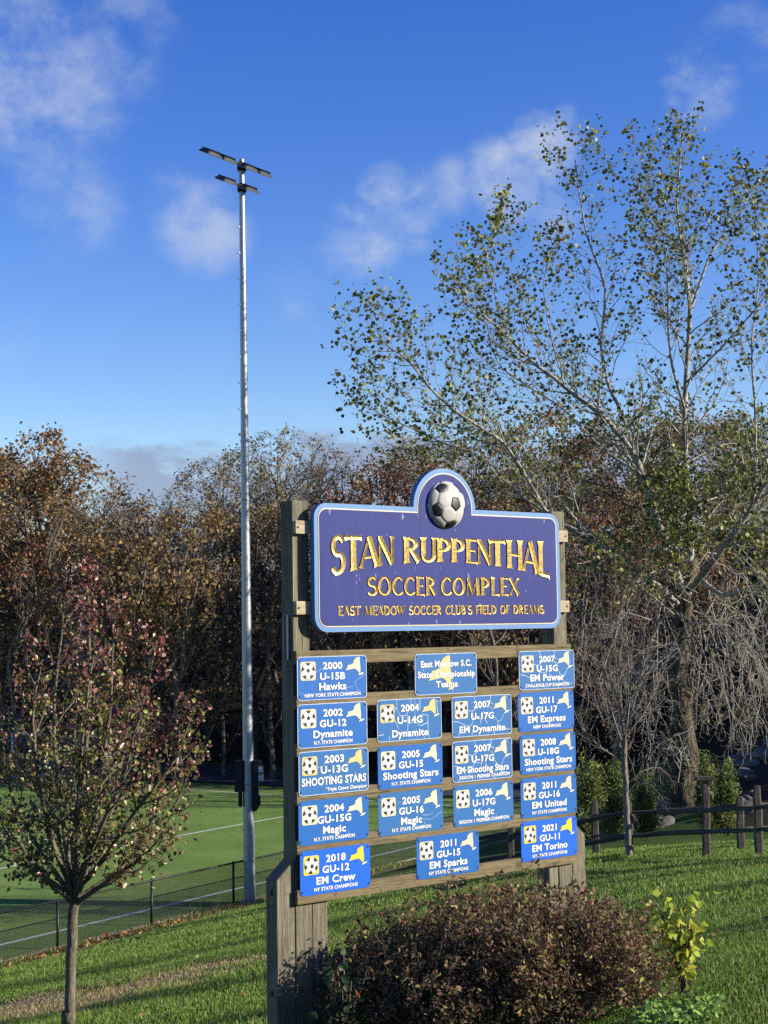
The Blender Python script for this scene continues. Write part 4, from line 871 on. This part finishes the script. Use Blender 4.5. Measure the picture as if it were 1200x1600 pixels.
cw = tag(empty('cottonwood_tree', cb_), 'big cottonwood with pale spreading limbs and sparse dark green leaves behind the rail fence', 'tree')
def child(name, me, root):
    me.transform(Matrix.Translation(-root.location)); return link(name, me, root)
child('trunk', W.mesh('trunk', M['furrow']), cw); child('limbs', W2.mesh('limbs', M['palebark']), cw); child('bare_twigs', W3.mesh('bare_twigs', M['twigbark']), cw)
hs_ = np.clip((tips[:, 2]-CZ)/9, 0, 1); keep = rng.random(len(tips)) < np.where(tips[:, 2] > CZ+3.2, .58, .52)
tp = jitter(tips[keep], 2, .06); low = np.array(W3.tips); low = low[(rng.random(len(low)) < .12)]
tp = np.concatenate([tp, jitter(low, 2, .06)]); n = len(tp)
cc = pal(n, [(.055, .072, .015), (.12, .145, .028), (.25, .27, .06), (.21, .15, .045)], (3.6, 3.4, 2.8, .8))
child('crown', leaf_mesh('crown', tp, rng.uniform(.065, .15, n), cc, M['leaf'], asp=.95, down=.5), cw)
print('cottonwood', len(tips), n)

# ------------------------------------------------------------------ small bare tree before the fence
sb = gh(983, 1341); SYd = sb[1]; spt = lambda px, py, dy=0: at(px, py, SYd+dy)
W = Wood(21); W.limb([sb-np.array([0, 0, .2]), sb+np.array([0, 0, .08]), spt(979, 1260), spt(975, 1190), spt(977, 1155)], .076, .046, 12, 18)
SC = [dict(kids=18, ratio=.30, ang=34, **{'from': .2}, rr=.5), dict(n=5, wig=.12, up=.05, kids=4, ratio=.5, ang=35, sides=3, rr=.7, tip=.4), dict(n=4, wig=.18, up=-.1, sides=3, leaf=1, tip=.5)]
for pts in [((976, 1160), (985, 1080), (990, 980, .3), (1012, 870, .5)), ((976, 1165), (966, 1080), (960, 980, -.3), (962, 865, -.4)), ((975, 1170), (950, 1090), (938, 1000, .3), (930, 900, .4)), ((978, 1150), (1000, 1060), (1028, 960, -.3), (1045, 890, -.5)),
            ((974, 1180), (940, 1120), (912, 1040, -.4), (900, 960, -.6)), ((977, 1155), (982, 1060), (978, 960, .2), (985, 880, .3)), ((978, 1150), (1008, 1110), (1040, 1040, .5), (1062, 985, .8)), ((974, 1190), (935, 1165), (905, 1130, .3), (888, 1080, .5)), ((980, 1240), (1000, 1220), (1025, 1235, -.3), (1040, 1255, -.4)), ((979, 1225), (1005, 1205), (1032, 1200, .3), (1055, 1225, .4)), ((979, 1265), (992, 1278), (998, 1290))]:
    o, D_, rd = W.limb([spt(*q) for q in pts], .020 if pts[0][1] < 1200 else .011, .005, 5, 14); L = np.linalg.norm(np.diff(o, axis=0), axis=1).sum(); W.kids(o, D_, rd, L, 0, SC)
st_ = tag(empty('young_bare_tree', sb), 'young bare tree with many upright shoots standing before the rail fence', 'tree'); child('trunk', W.mesh('trunk', M['sapbark']), st_)
tp = np.array(W.tips); tp = tp[(tp[:, 2] > CZ+.15) & (rng.random(len(tp)) < .5)]; tp = jitter(tp, 4, .10); n = len(tp)
child('crown', leaf_mesh('crown', tp, rng.uniform(.05, .10, n), pal(n, [(.10, .055, .028), (.15, .085, .035), (.07, .06, .022)], (2, 2, 1)), M['dryleaf']), st_)

# ------------------------------------------------------------------ red-leaved pear tree at the left
RY = 17.0; rx = at(112, 1400, RY)[0]; rb = np.array([rx-.05, RY, hz(rx, RY)]); rpt = lambda px, py, dy=0: at(px, py, RY+dy)
W = Wood(33); W.limb([rb-np.array([0, 0, .2]), rb+np.array([0, 0, .3]), rpt(108, 1600), rpt(110, 1500), rpt(116, 1412), rpt(118, 1385)], .062, .053, 14, 22)
RC = [dict(kids=11, ratio=.34, ang=42, **{'from': .14}, rr=.55), dict(n=5, wig=.12, up=.20, kids=6, ratio=.5, ang=45, sides=4, rr=.6, tip=.35), dict(n=4, wig=.16, up=.1, sides=3, leaf=4, tip=.4)]
RL = [((118, 1395), (128, 1250), (140, 1080, .1), (138, 945, .1), (136, 900, .1)), ((117, 1400), (98, 1280), (84, 1130, .3), (95, 1000, .4), (102, 935, .4)), ((119, 1395), (150, 1270, -.2), (170, 1120, -.3), (176, 1025, -.3), (180, 965, -.3)), ((118, 1390), (165, 1290, .3), (205, 1170, .5), (228, 1075, .6), (245, 1000, .6)),
      ((116, 1400), (80, 1310, -.3), (58, 1200, -.5), (52, 1110, -.5), (66, 1030, -.5)), ((119, 1395), (170, 1330, -.4), (225, 1250, -.7), (270, 1190, -.8), (300, 1120, -.8)), ((117, 1405), (70, 1340, .4), (30, 1270, .7), (8, 1200, .8), (5, 1160, .8)), ((119, 1405), (185, 1360, .2), (240, 1300, .4), (275, 1255, .5), (300, 1195, .5)),
      ((116, 1410), (70, 1370, -.4), (25, 1310, -.7), (-5, 1270, -.9)), ((118, 1390), (112, 1270, .6), (118, 1120, .9), (120, 1000, 1)), ((118, 1390), (122, 1270, -.6), (130, 1140, -.9), (150, 1000, -1)), ((119, 1400), (160, 1300, .8), (190, 1190, 1.1), (205, 1090, 1.2)), ((116, 1400), (90, 1300, .8), (60, 1200, 1.2), (70, 1100, 1.3)), ((118, 1400), (150, 1310, -.8), (190, 1220, -1.1), (215, 1130, -1.2)),
      ((117, 1415), (90, 1385), (55, 1360), (15, 1345), (-15, 1335)), ((120, 1412), (170, 1375, -.2), (215, 1345, -.3), (250, 1310, -.4))]
for pts in RL:
    o, D_, rd = W.limb([rpt(*q) for q in pts], .034, .006, 6, 18); L = np.linalg.norm(np.diff(o, axis=0), axis=1).sum()
    W.kids(o, D_, rd, L, 0, [dict(RC[0], kids=int(5+L*3.6), ratio=min(.34, rnd.uniform(.38, .80)/L))]+RC[1:])
rt = tag(empty('red_leaved_tree', rb), 'slender young tree with maroon leaves on top and green leaves below, left foreground', 'tree'); child('trunk', W.mesh('trunk', M['pearbark']), rt)
tp = np.array(W.tips); tp = tp[rng.random(len(tp)) < .62]; tp = jitter(tp, 3, .05); n = len(tp)
hn = np.clip((tp[:, 2]-CZ+1.35)/1.6+rng.normal(0, .22, n), 0, 1)          # green below, maroon towards the top
edge_ = np.clip((np.hypot(tp[:, 0]-rx, tp[:, 1]-RY)-.7)/.8, 0, 1)*.35
red = pal(n, [(.15, .05, .042), (.22, .10, .075), (.085, .034, .030), (.23, .075, .036)], (3, 2, 3, 1)); grn = pal(n, [(.13, .145, .03), (.21, .20, .05), (.09, .09, .022), (.27, .19, .065), (.20, .085, .05)], (3, 2.5, 2.5, 1.4, 1.2))
cc = np.where((rng.random(n) < np.clip(hn+edge_, .06, .95))[:, None], red, grn)
child('crown', leaf_mesh('crown', tp, rng.uniform(.036, .066, n)*rng.choice([.7, 1, 1.25], n), cc, M['gloss'], asp=.75, down=.4), rt)
print('pear', n)

# ------------------------------------------------------------------ woods on the hill
PRO = {}
def proto(key, seed, H_, spread, nmain, leafn, lsize, cols, wts, dens, lean=.1, low=.3, keepf=1.0, up=.22, sides=7, lsd=.16, twr=1.0):
    W = Wood(seed); W.rmin = .014; g = W.g; tr = [np.array([0, 0, -.6]), np.array([0, 0, .4]), np.array([g.normal()*.15, g.normal()*.15, H_*.25]), np.array([g.normal()*.3, g.normal()*.3, H_*.5]), np.array([g.normal()*.5, g.normal()*.5, H_*.66]), np.array([g.normal()*.7, g.normal()*.7, H_*.80])]
    o, D_, rd = W.limb(tr, .022*H_*twr, .02, sides, 20)
    cfg = [dict(kids=nmain, ratio=spread, ang=48, **{'from': low}, rr=.55), dict(n=7, wig=.13, up=up, kids=dens, ratio=.48, ang=42, sides=4, rr=.6, tip=.3, **{'from': .2}), dict(n=5, wig=.15, up=.15, kids=dens, ratio=.5, ang=40, sides=3, rr=.65, tip=.35, **{'from': .2}), dict(n=3, wig=.17, up=.1, sides=3, leaf=2, tip=.5)]
    W.kids(o, D_, rd, H_, 0, cfg); tp = np.array(W.tips)
    rr_ = np.hypot(tp[:, 0], tp[:, 1]); H1, R1 = np.quantile(tp[:, 2], .93), np.quantile(rr_, .93)
    def dome_(P):
        r = np.hypot(P[:, 0], P[:, 1]); k = np.where(r > R1, (R1+(r-R1)*.35)/np.maximum(r, 1e-6), 1); P = P*np.stack([k, k, np.ones_like(k)], -1); r = r*k
        top = H1*(.50+.50*np.sqrt(np.clip(1-(r/(R1*1.08))**2, 0, 1))); return np.column_stack([P[:, :2], np.where(P[:, 2] > top, top+(P[:, 2]-top)*.22, P[:, 2])])
    W.V = [dome_(v) for v in W.V]; tp = dome_(tp); W.tips = list(tp); tp = tp[rng.random(len(tp)) < keepf]
    tm = W.mesh('trunk', M['woodbark']); cm = None
    if leafn: P_ = jitter(tp, leafn, lsd); cm = leaf_mesh('crown', P_, rng.uniform(.6, 1.2, len(P_))*lsize, pal(len(P_), cols, wts), M['dryleaf'], asp=.8)
    print('proto', key, len(W.tips), 0 if cm is None else len(P_)); PRO[key] = (tm, cm, float(np.quantile(np.array(W.tips)[:, 2], .9985)))
RUST = [(.27, .155, .065), (.22, .125, .055), (.33, .21, .085), (.15, .10, .05), (.19, .16, .065)]
proto('oak', 41, 14, .46, 20, 5, .15, RUST, (3, 3, 1, 2, 1), 7, low=.25, keepf=.78)
proto('oak2', 42, 13, .45, 19, 5, .14, [(.23, .175, .075), (.28, .19, .08), (.17, .14, .06), (.24, .13, .06)], (3, 2, 2, 1), 7, low=.25, keepf=.58)
proto('bare', 43, 14, .48, 21, 1, .12, [(.24, .16, .09), (.27, .16, .075), (.17, .12, .07)], (1, 1, 1), 8, low=.22, keepf=.30, up=.3)
proto('bare2', 44, 13, .46, 18, 1, .12, [(.18, .09, .045), (.14, .10, .045)], (1, 1), 8, low=.2, keepf=.2, up=.38)
proto('olive', 45, 15, .48, 21, 3, .13, [(.22, .18, .075), (.26, .205, .085), (.18, .145, .06), (.28, .17, .075)], (3, 2, 2, 1), 8, low=.25, keepf=.42, up=.3)
proto('amber', 46, 8, .46, 14, 7, .12, [(.22, .14, .055), (.19, .115, .05), (.14, .10, .045), (.27, .175, .06)], (2, 3, 2, 1), 5, low=.12, keepf=.55)
proto('red', 47, 9, .44, 14, 7, .12, [(.29, .13, .065), (.21, .09, .055), (.33, .18, .08)], (2, 2, 1), 5, low=.15, keepf=.55)
proto('sapling', 48, 11, .24, 11, 2, .13, [(.17, .10, .04), (.12, .08, .035)], (1, 1), 5, low=.2, keepf=.3, up=.45, twr=.55)
KIND = {'oak': 'oak_tree', 'oak2': 'oak_tree', 'bare': 'bare_tree', 'bare2': 'bare_tree', 'olive': 'olive_brown_tree', 'amber': 'amber_tree', 'red': 'red_brown_tree', 'sapling': 'thin_sapling'}
def wood_tree(key, px, top, Y, label, group='trees of the hillside wood', wx=1.0, x=None):
    tm, cm, h0 = PRO[key]; d = ray(px, 900); x = d[0]/d[1]*Y if x is None else x; z = hz(x, Y); ht = (at(px, top, Y)[2]-z) if top > -900 else -top-1000
    if ht < 2: return None
    r_ = tag(empty(KIND[key], (x, Y, z), rnd.uniform(0, 6.28)), label, 'tree', group); k = ht/h0; r_.scale = (k*wx, k*wx, k)
    link('trunk', tm, r_)
    if cm: link('crown', cm, r_)
    return r_
HERO = [('oak', 18, 712, 93, 'rust-leaved oak at the far left, just left of the tallest oak'),
 ('oak', 118, 712, 99, 'rust-leaved oak just right of the tallest oak at the far left'),
 ('oak', 72, 680, 96, 'tall rust-leaved oak on the hill at the far left, rising above its neighbours'),
 ('bare', 195, 745, 93, 'rounded bare grey-brown tree on the hill above the red-leaved foreground tree'),
 ('bare2', 300, 775, 90, 'forked bare tree with steep limbs, left of the floodlight pole'),
 ('olive', 350, 715, 104, 'bare-topped olive-brown tree on the hill just left of the floodlight pole'),
 ('olive', 440, 676, 96, 'broad olive-brown tree on the hill above the left post of the sign'),
 ('bare', 525, 705, 99, 'bare branching tree behind the left end of the name board'),
 ('red', 598, 730, 90, 'red-brown tree standing behind the name board, left of its arch'),
 ('oak2', 665, 690, 98, 'brown-leaved oak behind the arched top of the name board'),
 ('bare2', 735, 668, 92, 'bare tree behind the sloping cottonwood limbs right of the arch'),
 ('oak', 850, 648, 86, 'rust-orange oak seen between the cottonwood limbs above the name board'),
 ('oak', 960, 655, 92, 'rust-leaved oak behind the main fork of the cottonwood'),
 ('oak2', 1060, 640, 84, 'brown oak directly behind the upper trunk of the cottonwood'),
 ('olive', 1165, 640, 88, 'olive-brown tree behind the cottonwood at the right edge'),
 ('oak', -40, 700, 104, 'rust-leaved oak cut by the left edge of the picture')]
for q in HERO: wood_tree(q[0], q[1], q[2], q[3], q[4], wx=1.12)
g5 = random.Random(5)
for i in range(17):                           # lower coloured trees along the edge of the wood
    px = -40+1270*(i+.5)/17+g5.uniform(-30, 30); key = g5.choice(['amber', 'amber', 'red', 'oak2', 'sapling'])
    wood_tree(key, px, g5.uniform(775, 850), g5.uniform(82, 92) if px < 700 else g5.uniform(74, 86), {'amber': 'amber-leaved tree on the edge of the hillside wood', 'red': 'red-brown tree on the edge of the hillside wood', 'oak2': 'lower brown oak on the edge of the hillside wood', 'sapling': 'thin brown sapling on the edge of the hillside wood'}[key], 'lower trees along the edge of the wood')
for i in range(26):                           # the ranks behind
    px = -80+1360*(i+.5)/26+g5.uniform(-25, 25); key = g5.choice(['oak', 'oak2', 'bare', 'olive', 'bare2', 'amber'])
    t_ = 745+35*math.sin(i*1.7) if px < 520 else (735+25*math.sin(i) if px < 760 else 700+25*math.sin(i))
    t_ += 45 if 150 < px < 340 else 10
    wood_tree(key, px, t_+30, g5.uniform(104, 128), 'tree in the back ranks of the hillside wood, half hidden by those before it', 'back ranks of the wood')
for i in range(18):                           # thin pale stems at the foot of the wood
    px = -20+1240*(i+.5)/18+g5.uniform(-28, 28); wood_tree('sapling', px, g5.uniform(830, 900), g5.uniform(79, 88) if px < 700 else g5.uniform(66, 80), 'thin brown sapling at the foot of the hillside wood', 'saplings at the foot of the wood')
# brushy undergrowth under the trees: twigs, dead stalks and low leaves nobody could count
W = Wood(61); U_P = []
for i in range(900):
    px = g5.uniform(-120, 1320); Y = g5.uniform(80, 100) if px < 720 else g5.uniform(58, 95); d = ray(px, 950); x = d[0]/d[1]*Y; s, t_ = st(x, Y)
    if t_ < 47 and (x-5)*.989-(Y-38)*.1455 < 6: continue
    z = hz(x, Y); L = g5.uniform(1.0, 2.6); W.tips_n = len(W.tips)
    W.grow((x, Y, z-.1), (g5.uniform(-.4, .4), g5.uniform(-.4, .4), 1), L, .02, 0, [dict(n=4, wig=.2, up=.1, kids=4, ratio=.5, ang=35, sides=3, rr=.6, tip=.4), dict(n=3, wig=.25, up=0, sides=3, leaf=2)])
tp = np.array(W.tips); P_ = jitter(tp[rng.random(len(tp)) < .8], 3, .28); n = len(P_)
V1 = np.concatenate(W.V); F1_ = np.concatenate(W.F); V2, Q2, c2 = leaf_arrays(P_, rng.uniform(.10, .26, n), pal(n, [(.05, .055, .018), (.10, .07, .03), (.035, .045, .018), (.14, .09, .035)], (3, 2, 3, 1)))
Vv = np.concatenate([V1, V2]); Cv = np.concatenate([np.tile([.075, .058, .042, 1], (len(V1), 1)), c2])
tag(link('undergrowth', np_mesh('undergrowth', Vv, [F1_, Q2+len(V1)], M['dryleaf'], Cv)), kind='stuff')
# unseen trees on the lawn beyond the frame, placed so their shadows streak it
for x, y, h_, key, wx in [(17, 21.5, 9, 'sapling', 1), (15.0, 25.0, 9, 'bare2', .8), (16, 17.2, 6.5, 'amber', .6), (15, 12.9, 5, 'red', .36)]:
    wood_tree(key, 0, -1000-h_, y, 'thin tree on the lawn outside the right edge of the picture', 'trees on the lawn beyond the picture', wx=wx, x=x)

# ------------------------------------------------------------------ evergreen shrubs and boulders behind the rail fence
def evergreen(px, base, top, wpx, Y, label, seed):
    p = at(px, base, Y); z = hz(p[0], Y); ht = at(px, top, Y)[2]-z; hw = wpx/2*Y/FPX; g = np.random.default_rng(seed); W = Wood(seed)
    r_ = tag(empty('evergreen_shrub', (p[0], Y, z)), label, 'shrub', 'evergreen shrubs behind the rail fences'); T_ = []
    for k in range(60):
        a = g.uniform(0, 6.28); q = g.uniform(0, 1)**.8; rr = hw*1.15*(1-.62*q)*g.uniform(.4, 1.1); b0_ = np.array([0, 0, ht*.05+ht*.55*q]); e = np.array([math.cos(a)*rr, math.sin(a)*rr, ht*(.25+.75*q)*g.uniform(.85, 1.05)])
        m_ = (b0_+e)/2+np.array([math.cos(a), math.sin(a), -.3])*rr*.2; W.tube([b0_, m_, e], [.018, .012, .005], 3)
        for u in np.linspace(.25, 1, 7): T_.append(b0_*(1-u)**2+2*u*(1-u)*m_+e*u*u)
    P_ = np.array(T_); P_ = jitter(P_, 9, .07); n = len(P_)
    link('stems', W.mesh('stems', M['twig']), r_); link('foliage', leaf_mesh('foliage', P_, g.uniform(.06, .13, n), pal(n, [(.13, .17, .036), (.20, .24, .06), (.08, .11, .026), (.28, .29, .09)], (3, 3, 2, 1)), M['leaf'], asp=.22, flat=0, down=-.8), r_)
for i, q in enumerate([(922, 1262, 1182, 62, 37, 'yellow-green evergreen shrub touching the right edge of the sign'), (962, 1262, 1190, 52, 38.5, 'evergreen shrub behind the young bare tree'), (1010, 1264, 1212, 46, 38, 'low evergreen shrub between the bare tree and the cottonwood trunk'),
                       (1106, 1258, 1180, 50, 37.5, 'evergreen shrub just right of the cottonwood trunk'), (1136, 1260, 1190, 44, 36.5, 'evergreen shrub nearest the boulders, right of the wooden post'), (860, 1265, 1190, 70, 39, 'evergreen shrub seen through the gaps between the right-hand plaques'), (905, 1262, 1200, 46, 40, 'evergreen shrub in shade behind the sign edge')]): evergreen(*q, 100+i)
ROCK = []
for k in range(5):
    g = random.Random(70+k); bm = bmesh.new(); bmesh.ops.create_icosphere(bm, subdivisions=3, radius=.5)
    pl = [(Vector((g.gauss(0, 1), g.gauss(0, 1), g.gauss(0, 1))).normalized(), g.uniform(.30, .44)) for _ in range(9)]
    for v in bm.verts:
        for nn, dd in pl:
            e = v.co.dot(nn)-dd
            if e > 0: v.co -= nn*e*.9
        v.co.x *= 1.25; v.co.z *= .8
    ROCK.append(bm)
mt, t, b, _ = new_mat('boulder_stone'); nn_ = tnoise(t, 3, 6, .7); n2_ = tnoise(t, 14, 5, .7)
t.links.new(ramp(t, mathn(t, 'ADD', mathn(t, 'MULTIPLY', nn_, .6), mathn(t, 'MULTIPLY', n2_, .4)), [(.35, (.05, .05, .05)), (.6, (.12, .115, .11)), (.75, (.21, .20, .19))]), b.inputs['Base Color']); b.inputs['Roughness'].default_value = .9; bump(t, b, n2_, .5, .05); M['stone'] = mt
ROCK = [bm_mesh('boulder', q, mt) for q in ROCK]; g6 = random.Random(12); cnt = 0
for i in range(400):
    px = g6.choice([g6.uniform(1105, 1290), g6.uniform(1105, 1290), g6.uniform(880, 1060)]); Y = g6.uniform(41, 56); d = ray(px, 1180); x = d[0]/d[1]*Y; wr = (x-5)*.989-(Y-38)*.1455
    if wr < 1.5 or cnt > 150: continue
    s_ = g6.uniform(.25, .62)*(1.0 if g6.random() < .9 else 1.7); o = link('boulder', ROCK[g6.randrange(5)]); o.location = (x, Y, hz(x, Y)+.12*s_); o.scale = (s_, s_*g6.uniform(.7, 1), s_*g6.uniform(.6, .9)); o.rotation_euler = (g6.uniform(-.4, .4), g6.uniform(-.4, .4), g6.uniform(0, 6.28)); cnt += 1
    tag(o, 'grey boulder on the shaded rocky bank behind the evergreen shrubs', 'boulder', 'boulders on the shaded bank')

# ------------------------------------------------------------------ shrub, weeds and seedlings at the foot of the sign
W = Wood(81); g = np.random.default_rng(81); c0 = np.array([.66, 10.75]); stems = 0
def dome(x, y):                              # height of the shrub's outline above the eye-level datum
    u = ((x-.66)/1.38); v = (y-10.75)/.85; return np.clip(1-u*u*.9, 0, 1)**.5*np.clip(1-v*v, 0, 1)**.4
SCF = [dict(n=6, wig=.13, up=.02, kids=7, ratio=.42, ang=36, sides=3, rr=.6, tip=.35, **{'from': .3}), dict(n=4, wig=.2, up=.12, kids=4, ratio=.5, ang=40, sides=3, rr=.7, tip=.4), dict(n=3, wig=.22, up=.1, sides=3, leaf=4, tip=.5)]
for i in range(360):
    a = g.uniform(0, 6.28); q = math.sqrt(g.uniform(0, 1)); ex, ey = c0[0]+math.cos(a)*q*1.28, c0[1]+math.sin(a)*q*.8
    bx, by = c0[0]+(ex-c0[0])*.55+g.normal()*.05, c0[1]+(ey-c0[1])*.5+g.normal()*.05
    hh = 1.14*float(dome(ex, ey))*(g.uniform(.72, 1.02) if g.random() < .88 else g.uniform(.90, .98)); z0 = hz(bx, by); d = np.array([ex-bx, ey-by, max(hh, .3)])
    W.grow((bx, by, z0-.05), d, np.linalg.norm(d)*.92, .0075, 0, SCF)
sh = tag(empty('dense_shrub', (.95, 10.75, hz(.95, 10.75))), 'dense brown shrub with tiny maroon leaves growing against the foot of the sign', 'shrub')
child('twigs', W.mesh('twigs', M['twig']), sh)
tp = np.array(W.tips); P_ = jitter(tp[rng.random(len(tp)) < .60], 2, .018); n = len(P_); print('shrub', len(tp), n)
child('foliage', leaf_mesh('foliage', P_, rng.uniform(.014, .050, n), pal(n, [(.18, .10, .06), (.11, .062, .04), (.26, .175, .085), (.12, .135, .04), (.36, .36, .07), (.24, .08, .05)], (3.8, 3.2, 2.8, 2.0, .4, .5)), M['dryleaf'], asp=.5), sh)
def plant(name, label, cat, px, base, Y, stems, hgt, spread, lsz, cols, wts, seed, per=7, asp=.9, flat=.4, mat='leaf', grp=None):
    p = at(px, base, Y); z = hz(p[0], Y); W = Wood(seed); g = W.g; T_ = []
    for k in range(stems):
        a = g.uniform(0, 6.28); e = np.array([math.cos(a)*spread*g.uniform(.2, 1), math.sin(a)*spread*g.uniform(.2, 1)*.7, hgt*g.uniform(.55, 1.0)])
        m_ = e*np.array([.35, .35, .6]); W.tube([(0, 0, -.03), m_, e], [.008, .006, .003], 4)
        for u in np.linspace(.35, 1, per): T_.append(2*u*(1-u)*m_+e*u*u)
    r_ = tag(empty(name, (p[0], Y, z)), label, cat, grp); link('stems', W.mesh('stems', M['twig']), r_)
    P_ = jitter(T_, 2, lsz*.5); n = len(P_); link('leaves', leaf_mesh('leaves', P_, g.uniform(.6, 1.15, n)*lsz, pal(n, cols, wts), M[mat], asp=asp, flat=flat, down=.7), r_)
topY = lambda px, py, Y: at(px, py, Y)[2]-hz(at(px, py, Y)[0], Y)
plant('lime_seedling', 'lime-yellow broad-leaved seedling poking out of the right side of the shrub', 'plant', 1066, 1500, 11.1, 20, topY(1062, 1385, 11.3)*.98, .19, .078, [(.42, .48, .05), (.55, .54, .07), (.32, .40, .04)], (3, 2, 2), 91, 5, .85, .1)
plant('broad_leaf_weed', 'dark green broad-leaved weed with a few orange leaves between post and shrub', 'plant', 538, 1500, 10.15, 15, topY(540, 1405, 10.15)*.72, .15, .07, [(.022, .045, .015), (.035, .065, .02), (.30, .12, .025)], (4, 3, .5), 92, 6, .8, .2)
x = rng.uniform(1.45, 2.15, 2600); y = rng.uniform(9.1, 10.6, 2600); k_ = ((x-1.72)/.30)**2+((y-9.6)/.5)**2+rng.normal(0, .25, 2600) < 1; x, y = x[k_], y[k_]; n = len(x)
P_ = np.stack([x, y, H(x, y)+rng.uniform(.01, .14, n)], -1)
tag(link('ground_cover', leaf_mesh('ground_cover', P_, rng.uniform(.02, .045, n), pal(n, [(.22, .34, .06), (.30, .42, .10), (.13, .23, .04)], (2, 1, 2)), M['leaf'], asp=.95, flat=1.2)), kind='stuff')
print('objects', len(bpy.data.objects))
